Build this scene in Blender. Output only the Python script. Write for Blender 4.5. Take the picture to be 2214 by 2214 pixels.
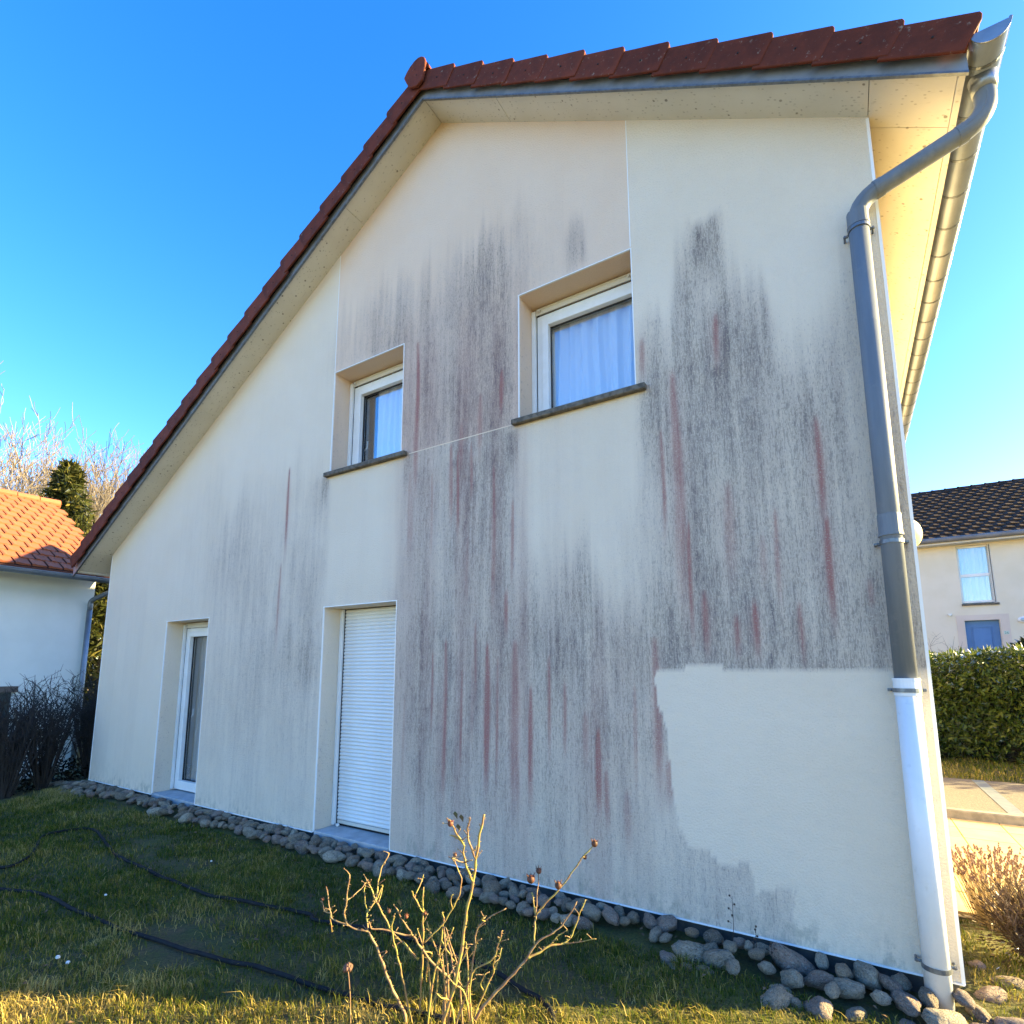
import bpy, bmesh, math, random
import numpy as np
from mathutils import Matrix, Vector, noise as mnoise

# ------------------------------------------------------------------ camera, sky, sun, exposure
SC = bpy.context.scene
for o in list(bpy.data.objects):
    bpy.data.objects.remove(o, do_unlink=True)
COL = SC.collection
cam_d = bpy.data.cameras.new('camera')
cam = bpy.data.objects.new('camera', cam_d)
COL.objects.link(cam)
SC.camera = cam
cr = Vector((0.85108082, 0.52503171, -0.00177311))
cu = Vector((0.0770216, -0.12151064, 0.98959731))
cf = Vector((-0.51935451, 0.84236386, 0.14385416))
CAM = Vector((7.30809624, -3.70612166, 1.56141044))
M = Matrix((cr, cu, -cf)).transposed().to_4x4()
M.translation = CAM
cam.matrix_world = M
cam_d.sensor_fit = 'HORIZONTAL'
cam_d.sensor_width = 36.0
cam_d.lens = 1168.663 / 2214 * 36.0
cam_d.shift_y = 170.72 / 2214
cam_d.clip_start = 0.05
cam_d.clip_end = 900.0

SUN_AZ, SUN_EL = math.radians(30.0), math.radians(19.4)     # azimuth from +X towards +Y
SKY_STRENGTH, SUN_STRENGTH, EXPOSURE = 0.10, 5.0, 2.72
W = bpy.data.worlds.new('World')
SC.world = W
W.use_nodes = True
wn = W.node_tree.nodes
wl = W.node_tree.links
bg = wn['Background']
sky = wn.new('ShaderNodeTexSky')
sky.sky_type = 'NISHITA'
sky.sun_disc = False
sky.sun_elevation = SUN_EL
sky.sun_rotation = math.pi / 2 - SUN_AZ
sky.altitude = 300
sky.air_density = 1.0
sky.dust_density = 0.6
sky.ozone_density = 2.2
hs = wn.new('ShaderNodeHueSaturation')
hs.inputs['Saturation'].default_value = 1.38
hs.inputs['Hue'].default_value = 0.514
wl.new(sky.outputs[0], hs.inputs['Color'])
wl.new(hs.outputs[0], bg.inputs['Color'])
bg.inputs['Strength'].default_value = SKY_STRENGTH
sun_d = bpy.data.lights.new('sun', 'SUN')
sun_d.energy = SUN_STRENGTH
sun_d.angle = math.radians(0.5)
sun_d.color = (1.0, 0.77, 0.33)
sun = bpy.data.objects.new('sun', sun_d)
COL.objects.link(sun)
sv = Vector((math.cos(SUN_EL) * math.cos(SUN_AZ), math.cos(SUN_EL) * math.sin(SUN_AZ), math.sin(SUN_EL)))
sun.rotation_euler = sv.to_track_quat('Z', 'Y').to_euler()
sun.location = sv * 60
SC.view_settings.view_transform = 'Standard'
SC.view_settings.look = 'None'
SC.view_settings.gamma = 1.0
SC.view_settings.use_curve_mapping = False
SC.view_settings.exposure = EXPOSURE
SC.cycles.use_denoising = True
SC.cycles.max_bounces = 8
SC.cycles.diffuse_bounces = 5
SC.cycles.transparent_max_bounces = 16

random.seed(7)
RNG = np.random.default_rng(11)

# ------------------------------------------------------------------ helpers
def tag(o, label=None, cat=None, group=None, kind=None):
    if label: o['label'] = label
    if cat: o['category'] = cat
    if group: o['group'] = group
    if kind: o['kind'] = kind
    return o

def empty(name, loc, label, cat, group=None):
    o = bpy.data.objects.new(name, None)
    o.location = loc
    o.empty_display_size = 0.2
    COL.objects.link(o)
    return tag(o, label, cat, group)

def link(name, me, parent=None, loc=None, rot=None, scale=None):
    o = bpy.data.objects.new(name, me)
    COL.objects.link(o)
    if loc is not None: o.location = loc
    if rot is not None: o.rotation_euler = rot
    if scale is not None: o.scale = scale
    if parent is not None:
        o.parent = parent
        if parent.type == 'EMPTY':
            o.matrix_parent_inverse = Matrix.Translation(-Vector(parent.location))
    return o

class MB:
    def __init__(self):
        self.v, self.f, self.mi = [], [], []
        self.cur = 0
    def add(self, vs, fs):
        b = len(self.v)
        self.v += [tuple(p) for p in vs]
        for f in fs:
            self.f.append(tuple(b + i for i in f))
            self.mi.append(self.cur)
        return b
    def box(self, x0, x1, y0, y1, z0, z1):
        self.add([(x0, y0, z0), (x1, y0, z0), (x1, y1, z0), (x0, y1, z0), (x0, y0, z1), (x1, y0, z1), (x1, y1, z1), (x0, y1, z1)],
                 [(0, 3, 2, 1), (4, 5, 6, 7), (0, 1, 5, 4), (1, 2, 6, 5), (2, 3, 7, 6), (3, 0, 4, 7)])
        return self
    def prism_y(self, poly, y0, y1):          # polygon in (x,z), counter-clockwise seen from -y
        n = len(poly)
        vs = [(x, y0, z) for x, z in poly] + [(x, y1, z) for x, z in poly]
        fs = [tuple(range(n)), tuple(reversed(range(n, 2 * n)))]
        fs += [(i, i + n, (i + 1) % n + n, (i + 1) % n) for i in range(n)]
        self.add(vs, fs)
        return self
    def slab(self, pts, dz):                  # four points lifted by dz (vector)
        a = [Vector(p) for p in pts]
        d = Vector(dz)
        self.add(a + [p + d for p in a], [(3, 2, 1, 0), (4, 5, 6, 7), (0, 1, 5, 4), (1, 2, 6, 5), (2, 3, 7, 6), (3, 0, 4, 7)])
        return self
    def tube(self, pts, r, n=8, cap=True):
        P = [Vector(p) for p in pts]
        R = list(r) if isinstance(r, (list, tuple)) else [r] * len(P)
        b = len(self.v)
        t0 = (P[1] - P[0]).normalized()
        ref = Vector((0, 0, 1)) if abs(t0.z) < .9 else Vector((1, 0, 0))
        nx = t0.cross(ref).normalized()
        for i, p in enumerate(P):
            t = (P[min(i + 1, len(P) - 1)] - P[max(i - 1, 0)]).normalized()
            nx = (nx - t * nx.dot(t)).normalized()
            ny = t.cross(nx)
            for k in range(n):
                a = 2 * math.pi * k / n
                self.v.append(tuple(p + (nx * math.cos(a) + ny * math.sin(a)) * R[i]))
        for i in range(len(P) - 1):
            for k in range(n):
                k2 = (k + 1) % n
                self.f.append((b + i * n + k, b + i * n + k2, b + (i + 1) * n + k2, b + (i + 1) * n + k))
                self.mi.append(self.cur)
        if cap:
            self.f.append(tuple(b + k for k in reversed(range(n)))); self.mi.append(self.cur)
            e = b + (len(P) - 1) * n
            self.f.append(tuple(e + k for k in range(n))); self.mi.append(self.cur)
        return self
    def ball(self, c, r, seg=10, rings=6):
        rx, ry, rz = r if isinstance(r, (tuple, list)) else (r, r, r)
        vs = [(c[0], c[1], c[2] - rz)]
        for i in range(1, rings):
            a = -math.pi / 2 + math.pi * i / rings
            for k in range(seg):
                t = 2 * math.pi * k / seg
                vs.append((c[0] + rx * math.cos(a) * math.cos(t), c[1] + ry * math.cos(a) * math.sin(t), c[2] + rz * math.sin(a)))
        vs.append((c[0], c[1], c[2] + rz))
        fs = [(0, 1 + (k + 1) % seg, 1 + k) for k in range(seg)]
        for i in range(rings - 2):
            for k in range(seg):
                a, b2 = 1 + i * seg + k, 1 + i * seg + (k + 1) % seg
                fs.append((a, b2, b2 + seg, a + seg))
        t = len(vs) - 1
        fs += [(t, t - seg + k, t - seg + (k + 1) % seg) for k in range(seg)]
        self.add(vs, fs)
        return self
    def mesh(self, name, mats, smooth=False, bevel=0.0):
        me = bpy.data.meshes.new(name)
        me.from_pydata(self.v, [], self.f)
        mats = mats if isinstance(mats, (list, tuple)) else [mats]
        for m in mats: me.materials.append(m)
        if len(mats) > 1: me.polygons.foreach_set('material_index', self.mi)
        if bevel:
            bm = bmesh.new(); bm.from_mesh(me)
            bmesh.ops.bevel(bm, geom=bm.edges[:], offset=bevel, segments=1, affect='EDGES', clamp_overlap=True)
            bm.to_mesh(me); bm.free()
        if smooth: me.polygons.foreach_set('use_smooth', [True] * len(me.polygons))
        me.update()
        return me
    def build(self, name, mats, parent=None, smooth=False, bevel=0.0):
        return link(name, self.mesh(name, mats, smooth, bevel), parent)

def mesh_np(name, verts, faces, mat, attrs=None, smooth=False):
    me = bpy.data.meshes.new(name)
    n, (m, k) = len(verts), faces.shape
    me.vertices.add(n)
    me.vertices.foreach_set('co', np.ascontiguousarray(verts, dtype=np.float32).ravel())
    me.loops.add(m * k)
    me.loops.foreach_set('vertex_index', np.ascontiguousarray(faces, dtype=np.int32).ravel())
    me.polygons.add(m)
    me.polygons.foreach_set('loop_start', np.arange(0, m * k, k, dtype=np.int32))
    if smooth: me.polygons.foreach_set('use_smooth', np.ones(m, dtype=bool))
    me.update(calc_edges=True)
    me.materials.append(mat)
    for an, av in (attrs or {}).items():
        a = me.attributes.new(an, 'FLOAT', 'POINT')
        a.data.foreach_set('value', np.ascontiguousarray(av, dtype=np.float32))
    return me

# ------------------------------------------------------------------ materials
class NT:
    def __init__(self, name):
        self.m = bpy.data.materials.new(name)
        self.m.use_nodes = True
        self.t = self.m.node_tree
        self.p = self.t.nodes['Principled BSDF']
        self.out = self.t.nodes['Material Output']
    def n(self, typ, **kw):
        nd = self.t.nodes.new('ShaderNode' + typ)
        for k, v in kw.items(): setattr(nd, k, v)
        return nd
    def put(self, src, dst):
        if isinstance(src, (int, float)): dst.default_value = src
        elif isinstance(src, (tuple, list)): dst.default_value = tuple(src) + (1.0,) * (len(dst.default_value) - len(src))
        else: self.t.links.new(src, dst)
    def math(self, op, a, b=0.0, c=None, clamp=False):
        nd = self.n('Math', operation=op, use_clamp=clamp)
        self.put(a, nd.inputs[0]); self.put(b, nd.inputs[1])
        if c is not None: self.put(c, nd.inputs[2])
        return nd.outputs[0]
    def mix(self, fac, a, b, mode='MIX'):
        nd = self.n('Mix', data_type='RGBA', blend_type=mode)
        self.put(fac, nd.inputs['Factor']); self.put(a, nd.inputs[6]); self.put(b, nd.inputs[7])
        return nd.outputs[2]
    def coord(self, which='Object'):
        if not hasattr(self, '_tc'): self._tc = self.n('TexCoord')
        return self._tc.outputs[which]
    def scaled(self, s, vec=None):
        nd = self.n('Vector' + 'Math', operation='MULTIPLY')
        self.put(vec if vec is not None else self.coord(), nd.inputs[0])
        nd.inputs[1].default_value = s
        return nd.outputs[0]
    def noise(self, scale, detail=4.0, rough=0.55, vec=None, dist=0.0):
        nd = self.n('TexNoise')
        nd.inputs['Scale'].default_value = scale
        nd.inputs['Detail'].default_value = detail
        nd.inputs['Roughness'].default_value = rough
        nd.inputs['Distortion'].default_value = dist
        self.put(vec if vec is not None else self.coord(), nd.inputs['Vector'])
        return nd.outputs['Fac']
    def ramp(self, v, lo, hi, a=0.0, b=1.0, smooth=True):
        nd = self.n('MapRange', interpolation_type='SMOOTHSTEP' if smooth else 'LINEAR')
        self.put(v, nd.inputs[0])
        for i, q in enumerate((lo, hi, a, b)): self.put(q, nd.inputs[1 + i])
        return nd.outputs[0]
    def attr(self, name):
        nd = self.n('Attribute', attribute_name=name)
        return nd.outputs['Fac']
    def bump(self, h, strength=0.3, dist=0.01, normal=None):
        nd = self.n('Bump')
        nd.inputs['Strength'].default_value = strength
        nd.inputs['Distance'].default_value = dist
        self.put(h, nd.inputs['Height'])
        if normal is not None: self.put(normal, nd.inputs['Normal'])
        return nd.outputs[0]
    def col(self, c): self.put(c, self.p.inputs['Base Color'])
    def set(self, **kw):
        for k, v in kw.items(): self.put(v, self.p.inputs[k.replace('_', ' ')])
        return self

def simple(name, c, rough=0.7, c2=None, nscale=8.0, amt=(0.35, 0.65), bump=None, metal=0.0, spec=0.5, rnd=0.0, det=5.0, stretch=None):
    t = NT(name)
    vec = t.scaled(stretch) if stretch else None
    base = c
    if c2 is not None:
        base = t.mix(t.ramp(t.noise(nscale, det, 0.6, vec), amt[0], amt[1]), c, c2)
    if rnd:
        oi = t.n('ObjectInfo')
        base = t.mix(1.0, base, t.n('CombineColor').outputs[0], 'MULTIPLY') if False else base
        v = t.math('MULTIPLY_ADD', oi.outputs['Random'], 2 * rnd, 1.0 - rnd)
        h = t.n('HueSaturation'); t.put(base, h.inputs['Color']); t.put(v, h.inputs['Value']); base = h.outputs[0]
    t.col(base)
    t.set(Roughness=rough, Metallic=metal)
    t.p.inputs['Specular IOR Level'].default_value = spec
    if bump:
        t.put(t.bump(t.noise(bump[0], 5.0, 0.6), bump[1], bump[2] if len(bump) > 2 else 0.01), t.p.inputs['Normal'])
    return t.m
# ------------------------------------------------------------------ house numbers (metres)
XL, XR, XA, ZA, K = -2.18, 7.68, 4.186, 7.107, 0.596
def S(x): return ZA - K * abs(x - XA)          # underside of the roof
D1, D2 = (-0.384, 0.620), (2.742, 3.752)       # garden doors
W1, W2 = (2.737, 3.754), (5.099, 6.112)        # upstairs windows
DH, WB, WT, RV = 2.2, 3.655, 4.80, 0.25        # door head, sill, head, reveal depth
YB = 9.0

# ------------------------------------------------------------------ materials of the house
def wall_material():
    t = NT('render_wall')
    sep = t.n('SeparateXYZ'); t.put(t.coord(), sep.inputs[0])
    X, Y, Z = sep.outputs
    step = lambda v, e: t.math('GREATER_THAN', v, e)
    zone = t.math('MULTIPLY', t.math('MULTIPLY', step(X, 2.735), t.math('SUBTRACT', 1.0, step(X, 6.112))), step(Z, 3.622))
    grain = t.noise(170.0, 3.0, 0.6)
    big = t.noise(1.3, 4.0, 0.55)
    cream = t.mix(t.ramp(big, .3, .7), (0.80, 0.69, 0.535), (0.83, 0.725, 0.575))
    pink = t.mix(t.ramp(big, .3, .7), (0.81, 0.625, 0.465), (0.83, 0.66, 0.505))
    base = t.mix(zone, cream, pink)
    base = t.mix(t.ramp(grain, .25, .5, .20, 0), base, (0.30, 0.29, 0.26))
    D = t.attr('dirt'); R = t.attr('red')
    ticks = t.noise(1.0, 3.0, 0.6, t.scaled((92, 20, 11)))
    ticks2 = t.noise(1.0, 2.0, 0.5, t.scaled((190, 40, 34)))
    drips = t.noise(1.0, 4.0, 0.6, t.scaled((17, 6, .7)))
    wash = t.noise(1.0, 4.0, 0.6, t.scaled((5, 5, 1.4)))
    speck = t.noise(75.0, 2.0, 0.6)
    # threshold falls as the soiling grows
    th = t.math('MULTIPLY_ADD', D, -0.22, 0.70)
    tick = t.ramp(t.math('SUBTRACT', ticks, th), 0.0, 0.07)
    th2 = t.math('MULTIPLY_ADD', D, -0.18, 0.665)
    tick2 = t.ramp(t.math('SUBTRACT', ticks2, th2), 0.0, 0.06)
    soft = t.math('MULTIPLY', D, t.math('ADD', t.math('MULTIPLY_ADD', t.ramp(drips, .30, .70), .36, .34), t.math('MULTIPLY', t.ramp(wash, .3, .7), .30)))
    gate = t.ramp(D, 0.02, 0.16)
    a = t.math('MAXIMUM', t.math('MULTIPLY', tick, .34), t.math('MULTIPLY', tick2, .30))
    a = t.math('MULTIPLY', a, gate)
    a = t.math('ADD', t.math('MULTIPLY', a, t.math('SUBTRACT', 1.0, t.math('MULTIPLY', soft, .4))), t.math('MULTIPLY', soft, .82))
    a = t.math('MULTIPLY', a, t.ramp(speck, .30, .46, .55, 1.0))
    a = t.math('MINIMUM', a, .86)
    c = t.mix(a, base, t.mix(t.ramp(D, .35, .85), (0.225, 0.178, 0.188), (0.125, 0.105, 0.11)))
    r = t.math('MULTIPLY', R, t.math('MULTIPLY_ADD', t.ramp(drips, .3, .6), .35, .65))
    r = t.math('MULTIPLY', r, t.ramp(t.noise(110.0, 2.0), .33, .45, .25, 1.0))
    c = t.mix(t.math('MINIMUM', r, .9), c, (0.36, 0.155, 0.135))
    g = t.attr('moss')
    c = t.mix(t.math('MULTIPLY', g, t.ramp(t.noise(9.0, 5.0, .7, t.scaled((2, 2, 1))), .42, .62)), c, (0.17, 0.19, 0.15))
    lap = t.math('MULTIPLY', t.attr('clean'), t.ramp(t.noise(1.0, 4.0, .6, t.scaled((7, 4, 26))), .42, .68, 0, .07))
    c = t.mix(lap, c, (0.52, 0.47, 0.38))
    t.col(c)
    t.set(Roughness=0.93)
    t.p.inputs['Specular IOR Level'].default_value = 0.2
    b1 = t.bump(t.noise(80.0, 4.0, .7), 1.0, 0.012)
    b2 = t.bump(t.noise(2.2, 2.0, .5), 0.25, 0.02, b1)
    t.put(b2, t.p.inputs['Normal'])
    return t.m

M_wall = wall_material()
def soffit_material():
    t = NT('soffit_panel')
    base = t.mix(t.ramp(t.noise(2.0, 4.0), .3, .7), (0.57, 0.54, 0.46), (0.63, 0.60, 0.52))
    v = t.n('TexVoronoi'); v.inputs['Scale'].default_value = 12.0
    t.put(t.scaled((1, 1, 1), None), v.inputs['Vector'])
    nd = t.noise(30.0, 3.0)
    spot = t.ramp(t.math('ADD', v.outputs['Distance'], t.math('MULTIPLY', nd, .22)), .20, .27, 1, 0)
    sel = t.n('SeparateColor'); t.put(v.outputs['Color'], sel.inputs[0])
    spot = t.math('MULTIPLY', spot, t.ramp(sel.outputs[0], .35, .6))
    c = t.mix(t.math('MULTIPLY', spot, .8), base, (0.13, 0.11, 0.08))
    v2 = t.n('TexVoronoi'); v2.inputs['Scale'].default_value = 31.0; t.put(t.scaled((1, 1.6, 1)), v2.inputs['Vector'])
    s2 = t.n('SeparateColor'); t.put(v2.outputs['Color'], s2.inputs[0])
    c = t.mix(t.math('MULTIPLY', t.math('MULTIPLY', t.ramp(v2.outputs['Distance'], .20, .34, 1, 0), t.ramp(s2.outputs[1], .62, .8)), .4), c, (0.16, 0.14, 0.10))
    smear = t.ramp(t.noise(1.0, 5.0, .7, t.scaled((9, 26, 9)), 1.2), .60, .72)
    c = t.mix(t.math('MULTIPLY', smear, .30), c, (0.25, 0.22, 0.15))
    t.col(c); t.set(Roughness=.75)
    t.put(t.bump(t.noise(60.0, 3.0), .12, .004), t.p.inputs['Normal'])
    return t.m
M_soffit = soffit_material()
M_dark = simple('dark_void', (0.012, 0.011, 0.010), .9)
M_pvc = simple('white_pvc', (0.80, 0.81, 0.80), .38, (0.74, 0.75, 0.73), 6.0)
M_bead = simple('white_corner_bead', (0.84, 0.84, 0.82), .45)
M_zinc = simple('grey_zinc', (0.27, 0.29, 0.31), .42, (0.36, 0.38, 0.40), 5.0, metal=.75, bump=(40, .05), stretch=(1, .35, 1))
M_zincstrip = simple('painted_verge_strip', (0.17, 0.19, 0.21), .5, (0.23, 0.25, 0.27), 9.0, metal=.25)
M_clampm = simple('dull_clamp_metal', (0.20, 0.22, 0.23), .45, (0.14, 0.15, 0.16), 30.0, metal=.7)
M_pipe = simple('grey_pvc_pipe', (0.135, 0.155, 0.175), .5, (0.165, 0.185, 0.205), 3.0, bump=(30, .03), stretch=(6, 6, .6), spec=.25)
M_pipewhite = simple('white_pvc_pipe', (0.74, 0.75, 0.75), .34, (0.68, 0.69, 0.68), 4.0, amt=(.4, .75))
M_tile = simple('red_clay_tile', (0.135, 0.034, 0.018), .75, (0.088, 0.026, 0.016), 7.0, (.35, .7), bump=(55, .3, .006), rnd=.15, spec=.12)
def sprinkle(m, col, scale, lo, hi, amt):
    """add lichen-like blotches of another colour to a material made by simple()"""
    nt = m.node_tree
    p = nt.nodes['Principled BSDF']
    src = p.inputs['Base Color'].links[0].from_socket
    tc = nt.nodes.new('ShaderNodeTexCoord'); nz = nt.nodes.new('ShaderNodeTexNoise')
    oi = nt.nodes.new('ShaderNodeObjectInfo'); ad = nt.nodes.new('ShaderNodeVectorMath'); ad.operation = 'ADD'
    sc = nt.nodes.new('ShaderNodeVectorMath'); sc.operation = 'SCALE'; sc.inputs['Scale'].default_value = 0.9
    nt.links.new(oi.outputs['Location'], sc.inputs[0])
    nt.links.new(tc.outputs['Object'], ad.inputs[0]); nt.links.new(sc.outputs[0], ad.inputs[1])
    nz.inputs['Scale'].default_value = scale; nz.inputs['Detail'].default_value = 6; nz.inputs['Roughness'].default_value = .7
    nt.links.new(ad.outputs[0], nz.inputs['Vector'])
    mr = nt.nodes.new('ShaderNodeMapRange'); nt.links.new(nz.outputs['Fac'], mr.inputs[0])
    for i, q in enumerate((lo, hi, 0.0, amt)): mr.inputs[1 + i].default_value = q
    mx = nt.nodes.new('ShaderNodeMix'); mx.data_type = 'RGBA'
    nt.links.new(mr.outputs[0], mx.inputs['Factor']); nt.links.new(src, mx.inputs[6]); mx.inputs[7].default_value = tuple(col) + (1,)
    nt.links.new(mx.outputs[2], p.inputs['Base Color'])
sprinkle(M_tile, (0.30, 0.27, 0.22), 26.0, .60, .74, .75)
M_sill = simple('weathered_sill', (0.155, 0.135, 0.105), .9, (0.075, 0.068, 0.055), 22.0, (.4, .62), bump=(60, .5, .008))
sprinkle(M_pipe, (0.22, 0.23, 0.23), 9.0, .56, .72, .55); sprinkle(M_pipewhite, (0.42, 0.40, 0.34), 7.0, .58, .74, .5); sprinkle(M_zinc, (0.45, 0.44, 0.40), 6.0, .56, .74, .5)
sprinkle(M_sill, (0.36, 0.33, 0.26), 60.0, .62, .70, .8)
M_conc = simple('threshold_concrete', (0.44, 0.46, 0.47), .8, (0.33, 0.35, 0.36), 7.0, bump=(90, .25, .004))
M_slat = simple('shutter_slat', (0.76, 0.77, 0.76), .42, (0.72, 0.73, 0.72), 5.0)
M_beige = simple('beige_plastic', (0.60, 0.57, 0.50), .5)
M_rubber = simple('black_seal', (0.02, 0.02, 0.022), .6)

def glass_material(name, refl, tint):
    t = NT(name)
    tr = t.n('BsdfTransparent'); tr.inputs[0].default_value = tint + (1,)
    gl = t.n('BsdfGlossy'); gl.inputs['Roughness'].default_value = 0.012
    gl.inputs[0].default_value = (.96, .98, 1, 1)
    wv = t.noise(2.3, 1.0)
    t.put(t.bump(wv, .05, .01), gl.inputs['Normal'])
    fr = t.n('Fresnel'); ge = t.n('NewGeometry')
    t.put(t.math('MULTIPLY_ADD', ge.outputs['Backfacing'], 1 / 1.5 - 1.5, 1.5), fr.inputs[0])
    f = t.math('MULTIPLY_ADD', fr.outputs[0], 1.0, refl, clamp=True)
    mx = t.n('MixShader'); t.put(f, mx.inputs[0]); t.put(tr.outputs[0], mx.inputs[1]); t.put(gl.outputs[0], mx.inputs[2])
    t.put(mx.outputs[0], t.out.inputs['Surface'])
    return t.m
M_glass = glass_material('window_glass', .11, (.94, .96, .97))
def cloth(name, c):
    t = NT(name)
    df = t.n('BsdfDiffuse'); df.inputs[0].default_value = c + (1,)
    tl = t.n('BsdfTranslucent'); tl.inputs[0].default_value = c + (1,)
    mx = t.n('MixShader'); mx.inputs[0].default_value = .12
    t.put(df.outputs[0], mx.inputs[1]); t.put(tl.outputs[0], mx.inputs[2]); t.put(mx.outputs[0], t.out.inputs['Surface'])
    return t.m
M_curtain = cloth('white_voile', (0.90, 0.90, 0.90))
M_curtain_grey = cloth('grey_curtain', (0.55, 0.54, 0.53))

# ------------------------------------------------------------------ the soiling of the gable wall, in wall coordinates
DIRT=[(6.95,0.70,4.15,0.9,0.33,0.7,0.2),(5.05,1.25,2.35,-0.5,0.46,0.7,0.3),(5.6,1.75,2.25,1.0,0.25,0.5,0.5),(1.70,1.05,3.7,-0.3,0.25,0.9,0.6),(4.42,0.66,3.6,0.3,0.30,0.05,0.9),(2.2,0.5,3.0,1.2,0.16,0.6,0.6),(4.3,0.85,5.35,3.5,0.22,0.5,0.2),(6.55,0.35,4.2,2.6,0.22,0.4,0.7),(6.75,0.75,2.7,1.0,0.22,0.6,0.2),(6.95,0.09,4.32,3.0,0.45,0.3,0.8),(7.2,0.3,2.3,1.0,0.25,0.5,0.2),(4.71,0.285,5.85,1.62,0.5,0.5,1.0),(4.68,0.120,5.75,4.53,0.5,0.3,0.5),(4.19,0.909,5.75,3.45,0.45,0.6,0.5),(3.32,0.553,5.61,4.63,0.28,0.4,0.3),(4.44,0.609,4.71,3.31,0.4,0.5,0.3),(5.65,0.088,5.28,4.74,0.55,0.25,0.2),(6.67,0.10,4.80,4.15,0.97,0.10,0.4),(6.66,0.16,4.55,2.83,0.45,0.3,0.8),(6.77,0.654,4.23,0.9,0.5,0.5,0.3),(6.25,0.121,4.41,3.01,0.6,0.3,0.6),(6.62,0.456,3.92,2.55,0.3,0.4,0.6),(5.93,0.457,2.45,1.28,0.5,0.4,0.4),(5.63,0.583,2.67,1.42,0.28,0.5,0.4),(4.43,0.611,3.50,1.36,0.42,0.1,0.6),(4.60,0.344,3.34,2.71,0.2,0.1,0.3),(5.06,1.178,1.86,0.03,0.28,0.4,0.7),(5.96,0.292,1.65,0.64,0.42,0.4,0.6),(1.64,1.182,4.10,0.25,0.17,0.6,0.8),(1.06,0.281,3.74,2.66,0.28,0.3,0.4),(2.22,0.599,2.09,1.09,0.28,0.3,0.5),(2.63,0.151,3.69,2.92,0.25,0.1,0.4),(5.03,0.060,3.58,3.14,0.85,0.02,0.3),(6.20,0.059,3.60,3.06,0.75,0.02,0.4),(2.67,0.051,3.65,3.20,0.75,0.02,0.3),(3.85,0.061,3.66,3.18,0.6,0.02,0.3),(6.62,0.36,0.54,-0.2,0.42,0.05,0.1),(7.49,0.050,2.42,1.3,0.2,0.4,0.1),(7.67,0.066,3.44,1.3,0.55,0.6,0.15),(0.93,0.341,3.28,2.41,0.2,0.2,0.3),(4.12,0.179,1.49,0.24,0.2,0.3,0.5),(7.25,0.171,3.77,2.53,0.15,0.4,0.5),]
RED=[(4.45,0.012,3.55,2.6,0.6),(4.60,0.010,3.60,3.0,0.6),(5.02,0.012,3.0,2.2,0.4),(4.15,0.012,3.4,2.4,0.4),(5.35,0.010,1.7,0.8,0.5),(5.48,0.010,1.5,0.9,0.45),(4.52,0.012,1.6,0.6,0.5),(4.20,0.010,1.75,0.9,0.45),(6.02,0.012,1.5,0.7,0.4),(6.44,0.012,2.6,1.7,0.5),(6.98,0.010,2.6,1.9,0.45),(7.08,0.010,2.0,1.6,0.4),(6.28,0.012,3.3,2.4,0.45),(4.88,0.010,1.7,0.5,0.45),(4.66,0.012,2.0,1.2,0.4),(3.943,0.061,4.80,2.93,0.55),(3.885,0.080,3.49,2.43,0.3),(4.372,0.036,3.64,2.79,0.45),(4.487,0.030,3.82,3.26,0.4),(4.690,0.029,4.04,3.32,0.45),(4.835,0.043,3.34,1.81,0.4),(4.913,0.022,4.20,3.73,0.6),(4.345,0.040,1.85,0.17,0.5),(4.779,0.052,1.81,0.46,0.7),(5.050,0.106,1.83,0.18,0.4),(5.187,0.037,1.47,0.39,0.6),(4.967,0.020,2.24,1.83,0.5),(5.744,0.024,1.18,0.47,0.7),(5.647,0.025,1.30,0.82,0.35),(6.175,0.065,1.81,0.56,0.4),(6.386,0.065,3.72,1.75,0.45),(6.694,0.031,4.06,3.64,0.5),(6.703,0.065,2.83,2.08,0.25),(6.526,0.020,2.11,1.66,0.45),(6.829,0.018,2.02,1.65,0.5),(6.715,0.016,1.94,1.67,0.4),(7.245,0.020,3.15,2.40,0.55),(7.258,0.033,2.52,1.79,0.55),(6.165,0.032,4.06,3.72,0.4),(2.032,0.038,3.88,2.75,0.6),(1.974,0.038,2.77,1.70,0.35),(5.948,0.053,0.78,0.30,0.25),(4.562,0.045,2.77,1.93,0.25),(6.900,0.024,2.44,2.10,0.2),(5.799,0.020,0.91,0.44,0.4),(3.883,0.038,1.39,0.21,0.25),(6.239,0.028,1.01,0.67,0.35),(7.448,0.010,2.11,1.96,0.3),(4.630,0.032,1.71,0.81,0.25),]
CLEAN= [(6.184, 1.578), (6.199, 1.322), (6.249, 1.081), (6.267, 0.845), (6.286, 0.648), (6.324, 0.442), (6.449, 0.446), (6.604, 0.409), (6.813, 0.43), (6.821, 0.328), (7.001, 0.333), (6.967, 0.044), (7.702, 0.022), (7.6, 1.544), (7.504, 1.544), (7.198, 1.562), (6.855, 1.556), (6.54, 1.577)]
HOSE_A = [(1.63, -2.06), (1.68, -2.01), (1.98, -1.9), (2.38, -1.88), (2.92, -1.85), (3.38, -1.8), (3.72, -1.76), (4.07, -1.71), (4.4, -1.64), (4.78, -1.59), (4.66, -1.62), (4.93, -1.57), (5.23, -1.52), (5.47, -1.48), (5.59, -1.46), (5.7, -1.46)]
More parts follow.
